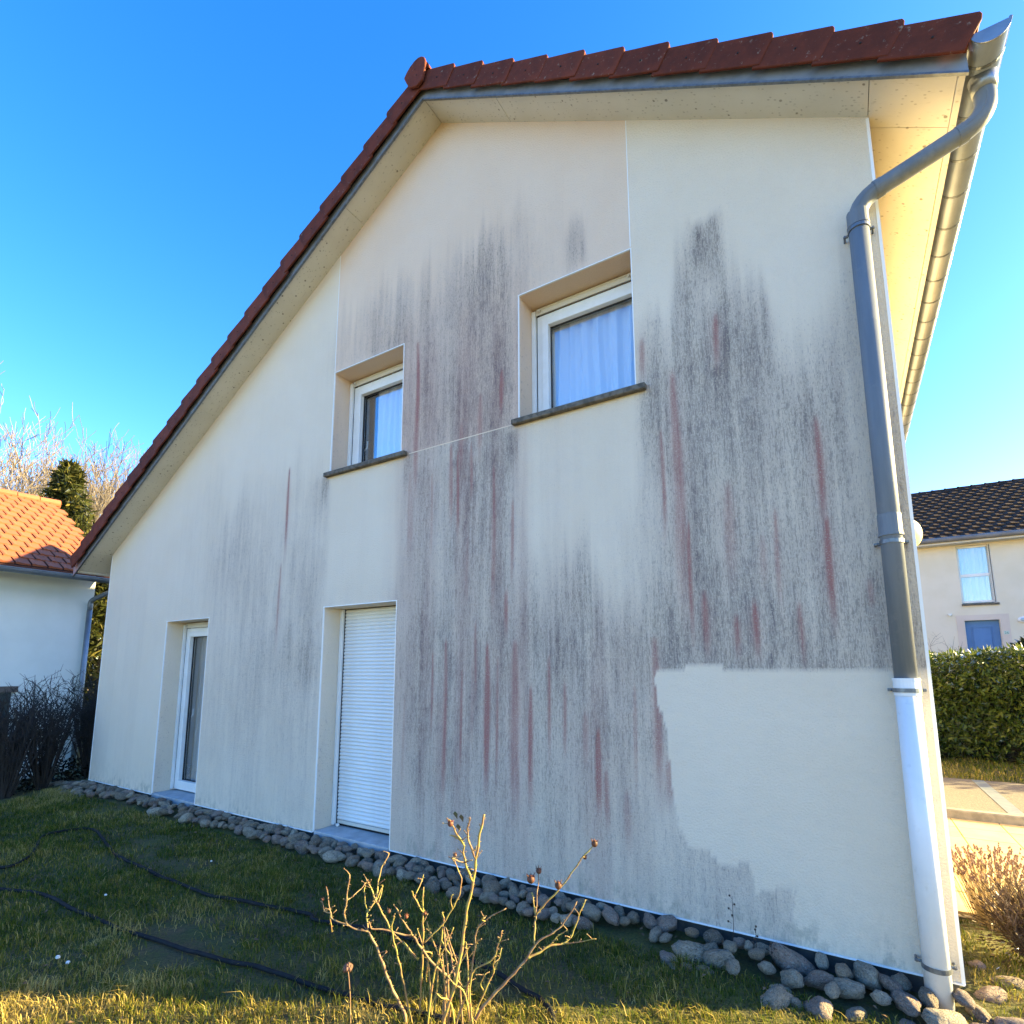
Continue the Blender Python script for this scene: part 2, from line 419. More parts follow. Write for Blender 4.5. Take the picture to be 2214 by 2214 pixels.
HOSE_B = [(1.09, -1.85), (1.04, -1.69), (0.88, -1.57), (0.63, -1.46), (0.3, -1.3), (0.27, -1.08), (0.35, -0.95), (0.55, -0.95), (1.03, -1.06), (1.6, -1.18), (2.27, -1.23), (2.7, -1.25), (2.94, -1.24), (3.3, -1.21), (3.66, -1.14), (4.04, -1.06), (4.13, -1.09), (4.34, -1.04), (4.54, -0.99), (4.99, -0.94), (5.3, -0.97), (5.53, -0.99), (5.71, -1.06), (5.85, -1.1), (5.95, -1.16), (6.03, -1.26)]
ROSE= [([(-0.125,-0.182),(-0.146,-0.044),(-0.181,0.018),(-0.227,0.096),(-0.263,0.175),(-0.301,0.254),(-0.342,0.312)],0.0074,0.0046),([(-0.342,0.312),(-0.417,0.334),(-0.449,0.387),(-0.439,0.464),(-0.425,0.588)],0.0046,0.0028),([(-0.417,0.334),(-0.46,0.343),(-0.522,0.357),(-0.541,0.391),(-0.57,0.493)],0.0037,0.0023),([(-0.522,0.357),(-0.548,0.349),(-0.552,0.254)],0.0028,0.0023),([(-0.536,0.379),(-0.575,0.375),(-0.602,0.416)],0.0032,0.0023),([(-0.344,0.313),(-0.357,0.375),(-0.328,0.415),(-0.3,0.476)],0.0037,0.0023),([(-0.357,0.375),(-0.385,0.423),(-0.4,0.46)],0.0028,0.0019),([(-0.104,-0.182),(-0.111,-0.076),(-0.15,0.103),(-0.169,0.198),(-0.189,0.286),(-0.204,0.366),(-0.192,0.435)],0.0046,0.0028),([(-0.1,0.174),(-0.171,0.246),(-0.224,0.286),(-0.27,0.358),(-0.316,0.431),(-0.353,0.505),(-0.37,0.523)],0.0046,0.0028),([(-0.311,0.427),(-0.318,0.489),(-0.31,0.559),(-0.278,0.621)],0.0037,0.0023),([(-0.298,0.423),(-0.3,0.48)],0.0028,0.0019),([(-0.439,0.464),(-0.397,0.489),(-0.367,0.517)],0.0023,0.0019),([(-0.087,-0.182),(-0.088,-0.029),(-0.08,0.127),(-0.076,0.286),(-0.077,0.399),(-0.076,0.517)],0.0056,0.0028),([(0.019,-0.183),(0.041,0.025),(0.048,0.095),(-0.013,0.15),(-0.084,0.238),(-0.12,0.294),(-0.155,0.303),(-0.26,0.334),(-0.312,0.342),(-0.324,0.379)],0.0065,0.0028),([(-0.12,0.294),(-0.13,0.334),(-0.157,0.391),(-0.185,0.464)],0.0037,0.0023),([(-0.077,0.39),(-0.114,0.472),(-0.125,0.513)],0.0037,0.0023),([(-0.109,0.47),(-0.086,0.546)],0.0028,0.0019),([(-0.024,-0.182),(-0.014,-0.029),(-0.004,0.127),(0.003,0.222),(0.018,0.334),(0.011,0.378)],0.0046,0.0028),([(-0.067,0.254),(-0.016,0.302),(0.018,0.334),(0.061,0.398),(0.095,0.463),(0.104,0.537),(0.077,0.595),(0.066,0.641)],0.0037,0.0023),([(0.056,0.394),(0.058,0.463),(0.068,0.488)],0.0028,0.0019),([(0.023,-0.183),(0.041,-0.029),(0.058,0.033),(0.099,0.158),(0.131,0.342),(0.147,0.463),(0.177,0.595),(0.19,0.695),(0.208,0.813),(0.228,0.898)],0.0083,0.0046),([(0.177,0.595),(0.154,0.653),(0.136,0.729),(0.135,0.788),(0.086,0.83)],0.0046,0.0028),([(0.189,0.703),(0.158,0.779),(0.153,0.839),(0.166,0.898)],0.0046,0.0028),([(0.138,0.682),(0.114,0.703),(0.084,0.722)],0.0032,0.0023),([(0.135,0.788),(0.103,0.847),(0.08,0.905)],0.0037,0.0023),([(0.086,-0.183),(0.093,-0.06),(0.134,0.064),(0.167,0.182),(0.184,0.301),(0.192,0.366),(0.244,0.418),(0.327,0.461)],0.0046,0.0023),([(0.227,0.406),(0.218,0.431),(0.237,0.463)],0.0028,0.0019),([(0.183,-0.183),(0.173,-0.03),(0.164,0.048),(0.172,0.182),(0.262,0.237),(0.288,0.293),(0.31,0.366)],0.0046,0.0023),([(0.183,-0.183),(0.178,-0.06),(0.237,0.064),(0.275,0.134),(0.305,0.213)],0.0046,0.0023),([(0.267,0.118),(0.267,0.182),(0.277,0.253)],0.0032,0.0019),([(0.22,0.032),(0.207,0.095),(0.232,0.154)],0.0028,0.0019),([(0.162,-0.183),(0.182,-0.064),(0.237,0.009),(0.305,0.071),(0.366,0.126),(0.426,0.185),(0.478,0.253),(0.557,0.293),(0.61,0.333),(0.677,0.426)],0.0083,0.0028),([(0.426,0.185),(0.487,0.205),(0.539,0.229),(0.608,0.233),(0.652,0.268),(0.688,0.349),(0.724,0.418)],0.0056,0.0023),([(0.457,0.237),(0.466,0.317),(0.472,0.357),(0.454,0.455)],0.0046,0.0028),([(0.472,0.357),(0.523,0.414),(0.585,0.471),(0.648,0.545),(0.711,0.627),(0.766,0.681)],0.0046,0.0023),([(0.711,0.619),(0.73,0.601)],0.0023,0.0019),([(0.472,0.365),(0.484,0.446),(0.494,0.524)],0.0028,0.0023),([(0.608,0.23),(0.677,0.252),(0.756,0.28)],0.0028,0.0019),([(0.024,0.238),(0.051,0.194),(0.073,0.17)],0.0028,0.0037),([(0.025,0.318),(0.063,0.238),(0.094,0.166)],0.0032,0.0032),([(0.09,0.174),(0.129,0.123),(0.159,0.134)],0.0032,0.0028),([(0.539,0.233),(0.574,0.269),(0.626,0.301)],0.0028,0.0019),([(0.184,0.301),(0.201,0.333),(0.218,0.358)],0.0028,0.0019),([(-0.049,0.23),(-0.035,0.194),(-0.06,0.135),(-0.071,0.033)],0.0032,0.0037),([(-0.202,0.282),(-0.224,0.286)],0.0028,0.0019)]
HIPS= [(0.772,0.692,0.0204),(0.733,0.598,0.013),(0.586,0.495,0.0222),(0.452,0.497,0.0259),(0.494,0.528,0.0185),(0.07,0.643,0.012),(0.083,0.886,0.0167),(-0.599,0.416,0.0093),(-0.066,0.392,0.0093),(-0.216,0.452,0.0111),(-0.14,0.415,0.0111)]
DRY= [(-0.395, -0.182), (-0.4, -0.076), (-0.407, 0.049), (-0.417, 0.127), (-0.421, 0.151)]

def in_poly(px, pz, poly):
    ins = np.zeros(px.shape, bool)
    n = len(poly)
    for i in range(n):
        x1, z1 = poly[i]; x2, z2 = poly[(i + 1) % n]
        cond = ((z1 > pz) != (z2 > pz))
        with np.errstate(divide='ignore', invalid='ignore'):
            xi = (x2 - x1) * (pz - z1) / (z2 - z1 + 1e-12) + x1
        ins ^= cond & (px < xi)
    return ins
def sstep(a, b, v):
    q = np.clip((v - a) / (b - a + 1e-9), 0, 1)
    return q * q * (3 - 2 * q)
_cn = RNG.normal(size=(64, 512))
def vnoise1(x, freq, row):                      # smooth 1-D noise
    t = x * freq + 100
    i = np.floor(t).astype(int); f = t - i; f = f * f * (3 - 2 * f)
    r = _cn[row]
    return r[i % 512] * (1 - f) + r[(i + 1) % 512] * f
def soiling(x, z):
    jag = 0.16 * vnoise1(x, 6, 1) + 0.09 * vnoise1(x, 17, 2) + 0.05 * vnoise1(x, 45, 3)
    keep = np.ones_like(x)
    for (cx, hw, zt, zb, st, tf, bf) in DIRT:
        e = max(.02, hw * .55)
        h = np.exp(-np.clip((np.abs(x - cx) - hw * .6) / e, 0, 9) ** 2)
        zz = z - jag * min(1.0, tf * 2.2)
        v = sstep(zt + .02, zt - max(tf, .03) * 1.1, zz) * sstep(zb - .01, zb + bf, z)
        keep *= 1 - st * h * v
    d = (1 - keep) * .86
    # sheltered from run-off below the sills
    for (a, b, zlo, zful) in ((5.07, 6.17, 2.45, 2.85), (2.70, 3.82, 2.1, 2.55)):
        m = sstep(a, a + .10, x) * sstep(b, b - .12, x) * sstep(zlo, zful, z + .1 * vnoise1(x, 9, 6)) * (z < 3.64)
        d *= 1 - .93 * m
    d += .05 + .045 * (vnoise1(x, 2.5, 16) > .1) * sstep(4.5, 3.0, z)
    d *= 1 - .75 * sstep(1.2, .0, S_np(x) - z)
    red = np.zeros_like(x)
    for (cx, hw, zt, zb, st) in RED:
        L = zt - zb
        wob = .014 * vnoise1(z, 1.4, 8)
        q = np.clip((zt - z) / L, 0, 1)
        hw_ = hw * (.45 if hw > .03 else .75)
        wid = hw_ * (.30 + .70 * np.clip(q * 3, 0, 1)) + .005
        h = np.exp(-np.abs((x - cx - wob) / wid) ** 3) + .22 * np.exp(-((x - cx) / (wid * 2.6)) ** 2)
        v = sstep(zt, zt - .08, z) * sstep(zb - .1, zb + .45 * L, z)
        red = np.maximum(red, min(1, st * 1.5) * h * v)
    red = np.maximum(red, .20 * sstep(3.75, 4.0, x) * sstep(6.25, 5.8, x) * sstep(2.3, 1.2, z + .3 * vnoise1(x, 5, 13)) * (.55 + .45 * vnoise1(x, 7, 14)))
    red = np.maximum(red, .22 * sstep(2.8, 4.0, x) * sstep(6.1, 4.9, x) * sstep(5.3, 4.3, z) * (.6 + .4 * vnoise1(x, 8, 15)))
    # washed test patch at the lower right
    soft_ = np.clip((.62 - z) / .2, 0, 1)
    wob = (.007 + .030 * soft_) * vnoise1(x + z, 5, 10) + .018 * soft_ * vnoise1(x, 30, 19) + .003 * vnoise1(x * .7 - z * 1.3, 22, 11)
    cl = in_poly(x + wob, z + wob, CLEAN) | ((x > 7.35) & (z < 1.545))
    d = np.where(cl, 0.02, d); red = np.where(cl, 0.0, red)
    moss = sstep(.12, .0, z + .05 * vnoise1(x, 8, 12)) * .32 + .08 * sstep(.45, .1, z)
    return np.clip(d, 0, 1), np.clip(red, 0, 1), moss, cl.astype(float)
def S_np(x): return ZA - K * np.abs(x - XA)

# ------------------------------------------------------------------ house: wall
house = empty('house', (2.75, 4.5, 0), 'cream rendered gable house with grey streaked wall and red tiled roof edge', 'house')
def axis(breaks, step):
    out = []
    for a, b in zip(breaks[:-1], breaks[1:]):
        n = max(1, int(math.ceil((b - a) / step)))
        out += [a + (b - a) * i / n for i in range(n)]
    return np.array(out + [breaks[-1]])
xs = axis([XL, D1[0], D1[1], W1[0], D2[0], D2[1], W1[1], W2[0], W2[1], XR], .0125)
zs = axis([0, DH, WB, WT, 7.25], .035)
GX, GZ = np.meshgrid(xs, zs, indexing='ij')
cxm, czm = (xs[:-1] + xs[1:]) / 2, (zs[:-1] + zs[1:]) / 2
CX, CZ = np.meshgrid(cxm, czm, indexing='ij')
hole = lambda w, a, b: (CX > w[0]) & (CX < w[1]) & (CZ > a) & (CZ < b)
skip = hole(D1, -1, DH) | hole(D2, -1, DH) | hole(W1, WB, WT) | hole(W2, WB, WT) | (CZ > S_np(CX) + .06)
nx, nz = len(xs), len(zs)
ii, jj = np.nonzero(~skip)
vid = lambda i, j: i * nz + j
faces = np.stack([vid(ii, jj), vid(ii + 1, jj), vid(ii + 1, jj + 1), vid(ii, jj + 1)], 1)
verts = np.stack([GX.ravel(), np.zeros(GX.size), GZ.ravel()], 1)
dd, rr, mm, cc_ = soiling(GX.ravel(), GZ.ravel())
# run-off: thin drips of their own start, length and weight, down single columns of the wall
gd = np.random.default_rng(77)
RUN = np.zeros((len(xs), len(zs)))
ncol = len(xs)
for _ in range(15000):
    i = gd.integers(1, ncol - 2); z0 = gd.uniform(.1, 5.9); L_ = min(2.2, gd.lognormal(-1.25, .75)); st_ = gd.uniform(.25, 1.0) * (1 if L_ < .5 else .7)
    q = (z0 - zs) / L_
    prof = np.where((q > 0) & (q < 1), np.clip(q * 7, 0, 1) * (1 - np.clip(q, 0, 1)) ** .8, 0.0) * st_
    RUN[i] = np.maximum(RUN[i], prof)
    w_ = gd.random()
    if w_ < .45: RUN[i + 1] = np.maximum(RUN[i + 1], prof * gd.uniform(.4, .9))
    if w_ < .12: RUN[i - 1] = np.maximum(RUN[i - 1], prof * .6); RUN[i + 2] = np.maximum(RUN[i + 2], prof * .6)
colv = np.interp(np.arange(ncol), np.arange(0, ncol + 9, 9), gd.normal(size=len(np.arange(0, ncol + 9, 9))))
RUN = RUN.ravel(); colv = np.repeat(colv, len(zs))
d0_ = dd.copy()
dd = np.clip(dd * (.93 + .09 * colv + .26 * RUN) + np.where(dd > .06, .10 * RUN * np.clip(dd * 4, 0, 1), 0), 0, 1)
EV, EF, EA = [], [], []
def wq(a, b, c, d, n=1, m=1, fd=None):            # extra wall quad, subdivided
    base = len(verts) + len(EV)
    a, b, c, d = map(np.array, (a, b, c, d))
    for i in range(n + 1):
        for j in range(m + 1):
            u, v = i / n, j / m
            EV.append((a * (1 - u) + b * u) * (1 - v) + (d * (1 - u) + c * u) * v)
            EA.append(fd(u, v) if fd else .03)
    for i in range(n):
        for j in range(m):
            q = base + i * (m + 1) + j
            EF.append((q, q + m + 1, q + m + 2, q + 1))
for (a, b), z0, z1, win in ((D1, 0, DH, 0), (D2, 0, DH, 0), (W1, WB, WT, 1), (W2, WB, WT, 1)):
    fd = lambda u, v: .34 * (1 - u) ** 1.5 * max(0., 1 - v * 1.1) + .05
    wq((a, 0, z0), (a, RV + .1, z0), (a, RV + .1, z1), (a, 0, z1), 6, 12, fd)
    wq((b, RV + .1, z0), (b, 0, z0), (b, 0, z1), (b, RV + .1, z1), 6, 12, lambda u, v: fd(1 - u, v))
    wq((a, 0, z1), (a, RV + .1, z1), (b, RV + .1, z1), (b, 0, z1), 2, 2)
wq((XR, 0, 0), (XR, YB, 0), (XR, YB, S(XR) + .05), (XR, 0, S(XR) + .05), 20, 8)
wq((XL, YB, 0), (XL, 0, 0), (XL, 0, S(XL) + .05), (XL, YB, S(XL) + .05), 8, 8)
wq((XR, YB, 0), (XL, YB, 0), (XL, YB, 3.3), (XR, YB, 3.3))
wq((XR, YB, 3.3), (XL, YB, 3.3), (XA, YB, 7.2), (XR, YB, 5.0))
verts2 = np.vstack([verts, np.array(EV)])
faces2 = np.vstack([faces, np.array(EF)])
me = mesh_np('wall', verts2, faces2, M_wall, {'dirt': np.concatenate([dd, np.array(EA)]), 'red': np.concatenate([rr, np.zeros(len(EV))]), 'moss': np.concatenate([mm, np.zeros(len(EV))]), 'clean': np.concatenate([cc_, np.zeros(len(EV))])})
wall = link('wall', me, house)
m = MB()
m.box(XL + .02, XR - .02, .025, .3, -.5, .0)
m.box(XR - .32, XR - .02, .3, YB - .02, -.5, .0); m.box(XL + .02, XL + .32, .3, YB - .02, -.5, .0)
m.build('foundation', simple('foundation_dark', (0.10, 0.095, 0.085), .95, (0.06, 0.06, 0.055), 12.0, bump=(40, .4)), house)
m = MB(); m.box(XL + .3, XR - .3, .36, 3.2, 2.55, 2.72); m.box(XL + .3, XR - .3, 3.2, 3.3, 0, 6.0)
m.build('inner_floor', simple('dim_interior', (0.16, 0.14, 0.12), .9), house)

# white PVC edge profiles
def bead(name, *boxes):
    m = MB()
    for b in boxes: m.box(*b)
    return m.build(name, M_bead, house)
e, p = .007, .0035
for (a, b), z0, z1 in ((D1, 0.0, DH), (D2, 0.0, DH), (W1, WB + .012, WT), (W2, WB + .012, WT)):
    bead('corner_bead', (a - e, a + .001, -p, .012, z0, z1 + e))
    bead('corner_bead', (b - .001, b + e, -p, .012, z0, z1 + e))
    bead('corner_bead', (a + .0015, b - .0015, -p, .012, z1 - .001, z1 + e))
bead('corner_bead', (XR - .012, XR + .004, -p, .014, -.005, S(XR) - .01))
bead('corner_bead', (XL - .004, XL + .008, -p, .014, -.005, S(XL) - .01))
bead('expansion_bead', (6.108, 6.1155, -.0025, .01, WT + .02, S(6.11) - .005))
bead('expansion_bead', (2.731, 2.7385, -.0025, .01, WT + .02, S(2.735) - .005))
m = MB(); m.box(3.86, 5.04, -.002, .01, 3.6175, 3.6265)
m.build('expansion_bead', M_wall, house)
for a, b in ((XL, D1[0] - e), (D1[1] + e, D2[0] - e), (D2[1] + e, XR)):
    m = MB(); m.box(a, b, -.010, .02, -.008, -.0005)
    m.build('base_profile', M_bead, house)

# ------------------------------------------------------------------ roof
ROOF0 = .016
def roofpoly(h0, h1, x0, x1):
    pts = [x0] + ([XA] if x0 < XA < x1 else []) + [x1]
    return [(x, S(x) + h0) for x in pts] + [(x, S(x) + h1) for x in reversed(pts)]
XE0, XE1 = -2.60, 8.07                             # ends of the soffit
m = MB(); m.prism_y(roofpoly(ROOF0, .17, XE0 - .02, XE1 + .01), -.283, YB + .3)
m.build('roof_deck', M_dark, house)
def panel(x0, x1, y0, y1):
    m = MB(); g = .002
    m.slab([(x0 + g, y0 + g, S(x0 + g)), (x1 - g, y0 + g, S(x1 - g)), (x1 - g, y1 - g, S(x1 - g)), (x0 + g, y1 - g, S(x0 + g))], (0, 0, .012))
    m.build('soffit_panel', M_soffit, house)
V0 = -.275
for a, b in ((XA, 5.02), (5.02, XR), (3.10, XA), (.45, 3.10), (-2.19, .45)): panel(a, b, V0, .03)
panel(XR, XE1, V0, .083)
panel(XE0, -2.19, V0, .083)
for i, (a, b) in enumerate(((.083, 2.6), (2.6, 5.1), (5.1, 7.6), (7.6, YB + .25))):
    panel(XR - .03, XE1, a, b); panel(XE0, XL + .03, a, b)
# painted metal strip below the verge tiles, with its drip edge
for sgn, xe in ((1, 8.108), (-1, -2.70)):
    m = MB()
    def strip(h0, h1, y0, y1):
        m.slab([(XA, y0, S(XA) + h0), (xe, y0, S(xe) + h0), (xe, y1, S(xe) + h0), (XA, y1, S(XA) + h0)] if sgn > 0 else
               [(xe, y0, S(xe) + h0), (XA, y0, S(XA) + h0), (XA, y1, S(XA) + h0), (xe, y1, S(xe) + h0)], (0, 0, h1 - h0))
    strip(-.010, .10, -.293, -.2845)
    m.build('verge_strip', M_zincstrip, house)
    m = MB(); strip(-.024, -.011, -.297, -.276)
    m.build('drip_edge', M_clampm, house)
# fascia boards
m = MB(); m.prism_y([(XE1 + .001, S(XE1) - .012), (8.10, S(8.10) - .008), (8.10, S(8.10) + .15), (XE1 + .001, S(XE1) + .15)], -.274, YB + .28); m.build('fascia_board', M_soffit, house)
m = MB(); m.prism_y([(-2.63, S(-2.63) - .008), (XE0 - .001, S(XE0) - .012), (XE0 - .001, S(XE0) + .15), (-2.63, S(-2.63) + .15)], -.274, YB + .28); m.build('fascia_board', M_soffit, house)
# tile courses over the roof
TP = .3235
def covering(sgn, n):
    m = MB()
    for i in range(n):
        xa, xb = XA + sgn * TP * i, XA + sgn * (TP * (i + 1) + .03)
        pts = [(xa, -.12, S(xa) + .185), (xb, -.12, S(xb) + .215), (xb, YB + .3, S(xb) + .215), (xa, YB + .3, S(xa) + .185)]
        if sgn < 0: pts = [pts[1], pts[0], pts[3], pts[2]]
        m.slab(pts, (0, 0, .03))
    return m.build('tile_course', M_tile, house)
covering(1, 12); covering(-1, 21)
# verge tiles: skirt and shoulder, each its own piece
ca, sa = math.cos(math.atan(K)), math.sin(math.atan(K))
def verge_mesh(sgn, var):
    L = TP / ca
    m = MB()
    o = .045
    prof = [(-o, .018), (L, .036), (L + .004, .205), (L - .006, .230), (L - .024, .243), (-o, .206)]   # (along slope, normal)
    def P(u, v, y): return (sgn * (u * ca + v * sa), y, -u * sa + v * ca)
    n = len(prof)
    yo = lambda u: -.345 - .006 * (u / L)
    out = [P(u, v, yo(u)) for u, v in prof]; inn = [P(u, v, yo(u) + .02) for u, v in prof]
    order = list(range(n)) if sgn > 0 else list(reversed(range(n)))
    fs = [tuple(order), tuple(i + n for i in reversed(order))]
    for i in range(n):
        j = (i + 1) % n
        q = (i, i + n, j + n, j)
        fs.append(q if sgn > 0 else tuple(reversed(q)))
    m.add(out + inn, fs)
    pts = [P(-o, .172, -.326), P(L - .01, .214, -.326), P(L - .01, .214, -.11), P(-o, .172, -.11)]
    if sgn < 0: pts = [pts[1], pts[0], pts[3], pts[2]]
    m.slab(pts, Vector(P(0, .022, 0)))
    me_ = m.mesh('verge_tile', [M_tile], bevel=.004)
    return me_
def nail_hole_mesh(sgn):
    L = TP / ca; m = MB()
    c = Vector((sgn * (L * .5 * ca + .12 * sa), 0, -L * .5 * sa + .12 * ca))
    m.tube([(c.x, -.3535, c.z), (c.x, -.345, c.z)], [.006, .006], 6)  # dark plug standing in for the shade inside a nail hole
    return m.mesh('nail_hole', M_dark)
for sgn, n in ((1, 12), (-1, 21)):
    vm, nm = verge_mesh(sgn, 0), nail_hole_mesh(sgn)
    for i in range(n):
        x = XA + sgn * (TP * i + .07 * (i == 0) * 0)
        loc = (x + random.uniform(-.004, .004), random.uniform(-.003, .003), S(x) + .012 + random.uniform(-.004, .004))
        t = link('verge_tile', vm, house, loc, (random.uniform(-.012, .012), random.uniform(-.008, .008), 0))
        link('nail_hole', nm, t)
# ridge end disc and ridge tiles
m = MB()
poly = [(4.075, 7.165), (4.186, 7.118), (4.262, 7.15), (4.300, 7.30), (4.302, 7.365), (4.284, 7.42), (4.245, 7.455), (4.20, 7.468), (4.14, 7.458), (4.08, 7.425), (4.035, 7.385), (3.998, 7.335), (4.012, 7.30)]
m.prism_y([(4.17 + (x - 4.17) * .9, 7.29 + (z - 7.29) * .9 + .012) for x, z in poly], -.385, -.356)
rc = m.build('ridge_end_tile', M_tile, house, bevel=.006)
m = MB()
for dx, dz in ((0, .02), (.02, -.06)): m.tube([(4.16 + dx, -.388, 7.33 + dz), (4.16 + dx, -.38, 7.33 + dz)], .006, 6)
m.build('nail_hole', M_dark, rc)
for i in range(24):
    y0 = -.355 + i * .39
    m = MB(); seg = 10
    ring = lambda y, r: [(XA + r * math.cos(math.pi * k / seg) * 1.05, y, 7.30 + r * math.sin(math.pi * k / seg)) for k in range(seg + 1)]
    vs = ring(y0, .125) + ring(y0 + .42, .115) + ring(y0, .107) + ring(y0 + .42, .097)
    q = seg + 1; fs = []
    for k in range(seg):
        fs += [(k, k + 1, q + k + 1, q + k), (2 * q + k + 1, 2 * q + k, 3 * q + k, 3 * q + k + 1), (k + 1, k, 2 * q + k, 2 * q + k + 1)]
    m.add(vs, fs); m.build('ridge_tile', M_tile, house, smooth=False)

# ------------------------------------------------------------------ gutter and downpipe
GXc, GZc, GR = 8.205, 4.918, .083
def half_ring(r, a0=0.0, a1=math.pi, n=16):
    return [(GXc + r * math.cos(a0 + (a1 - a0) * k / n), GZc - r * math.sin(a0 + (a1 - a0) * k / n)) for k in range(n + 1)]
def half_shell(m, r0, r1, y0, y1, n=16):
    o, i = half_ring(r1, n=n), half_ring(r0, n=n)
    vs = [(x, y0, z) for x, z in o] + [(x, y1, z) for x, z in o] + [(x, y0, z) for x, z in i] + [(x, y1, z) for x, z in i]
    q = n + 1; fs = []
    for k in range(n):
        fs += [(k, k + 1, q + k + 1, q + k), (2 * q + k + 1, 2 * q + k, 3 * q + k, 3 * q + k + 1), (k + 1, k, 2 * q + k, 2 * q + k + 1), (q + k, q + k + 1, 3 * q + k + 1, 3 * q + k)]
    m.add(vs, fs)
m = MB(); half_shell(m, GR - .003, GR, -.335, YB + .3)
m.tube([(GXc + GR, -.335, GZc + .006), (GXc + GR, YB + .3, GZc + .006)], .0085, 8)
gutter = m.build('gutter', M_zinc, house, smooth=True)
m = MB(); hr = half_ring(GR + .002)
m.prism_y([(x, z) for x, z in reversed(hr)], -.340, -.3355)
m.build('gutter_end_cap', M_zinc, gutter)
for i in range(28):
    m = MB(); y = -.20 + i * .325
    half_shell(m, GR + .0005, GR + .0035, y, y + .018, 12)
    m.build('gutter_bracket', M_clampm, gutter)
def fillet(pts, r, n=7):
    P = [Vector(p) for p in pts]; out = [P[0]]
    for i in range(1, len(P) - 1):
        a, b, c = P[i - 1], P[i], P[i + 1]
        d0, d1 = (a - b).normalized(), (c - b).normalized()
        s0, s1 = b + d0 * r, b + d1 * r
        for k in range(n + 1):
            t = k / n
            out.append(s0 * (1 - t) ** 2 + b * 2 * t * (1 - t) + s1 * t * t)
    return out + [P[-1]]
PX, PY = 7.566, -.082
bend = fillet([(GXc, -.10, GZc - GR + .015), (GXc, -.10, 4.60), (PX, PY, 4.40), (PX, PY, 4.20)], .125)
m = MB(); m.tube(bend, .051, 20)
m.tube([(PX, PY, 4.20), (PX, PY, 1.44)], .0535, 20)
down = m.build('downpipe', M_pipe, house, smooth=True)
m = MB(); m.tube([(PX, PY, 1.50), (PX, PY, -.16)], .0575, 24)
pw = m.build('lower_downpipe', M_pipewhite, house, smooth=True)
m = MB(); m.tube([(PX, PY, 1.502), (PX, PY, 1.42)], .0615, 24); m.tube([(PX, PY, 1.512), (PX, PY, 1.498)], .064, 24)
m.build('socket', M_pipewhite, pw, smooth=False)
for z0, z1 in ((2.30, 2.42), (4.235, 4.33)):
    m = MB(); m.tube([(PX, PY, z0), (PX, PY, z1)], .0575, 20); m.tube([(PX, PY, z0 - .004), (PX, PY, z0 + .008)], .0605, 20)
    m.build('pipe_socket', M_pipe, down)
d0 = (Vector(bend[8]) - Vector(bend[9])).normalized()
for q in (8, 9):
    c = Vector(bend[q]); m = MB(); dr = (Vector(bend[9]) - Vector(bend[8])).normalized()
    m.tube([c - dr * .02, c + dr * .02], .0545, 20); m.build('pipe_socket', M_pipe, down)
m = MB(); m.tube([Vector(q) + Vector((0, -.0505, 0)) for q in bend[1:9]], .0028, 5); m.tube([Vector(q) + Vector((0, -.0505, 0)) for q in bend[9:17]], .0028, 5); m.build('bend_seam', M_pipe, down)
m = MB(); m.tube([(GXc, -.10, GZc - GR + .02), (GXc, -.10, GZc - GR - .075)], [.066, .056], 20); m.build('gutter_outlet', M_zinc, gutter, smooth=True)
for z, par in ((4.218, down), (2.262, down), (1.448, pw), (.085, pw)):
    r = .0605 if par is pw else .0565
    m = MB(); m.tube([(PX, PY, z - .011), (PX, PY, z + .011)], r + (.003 if z < 1.46 and z > 1 else 0) + .002, 24)
    for sx in (-1, 1):
        m.tube([(PX + sx * (r + .0), PY + .03, z), (PX + sx * (r + .024), PY + .035, z)], .0085, 8)
        m.tube([(PX + sx * (r + .017), PY + .02, z), (PX + sx * (r + .017), .0, z)], .006, 8)
    m.build('pipe_clamp', M_clampm, par)
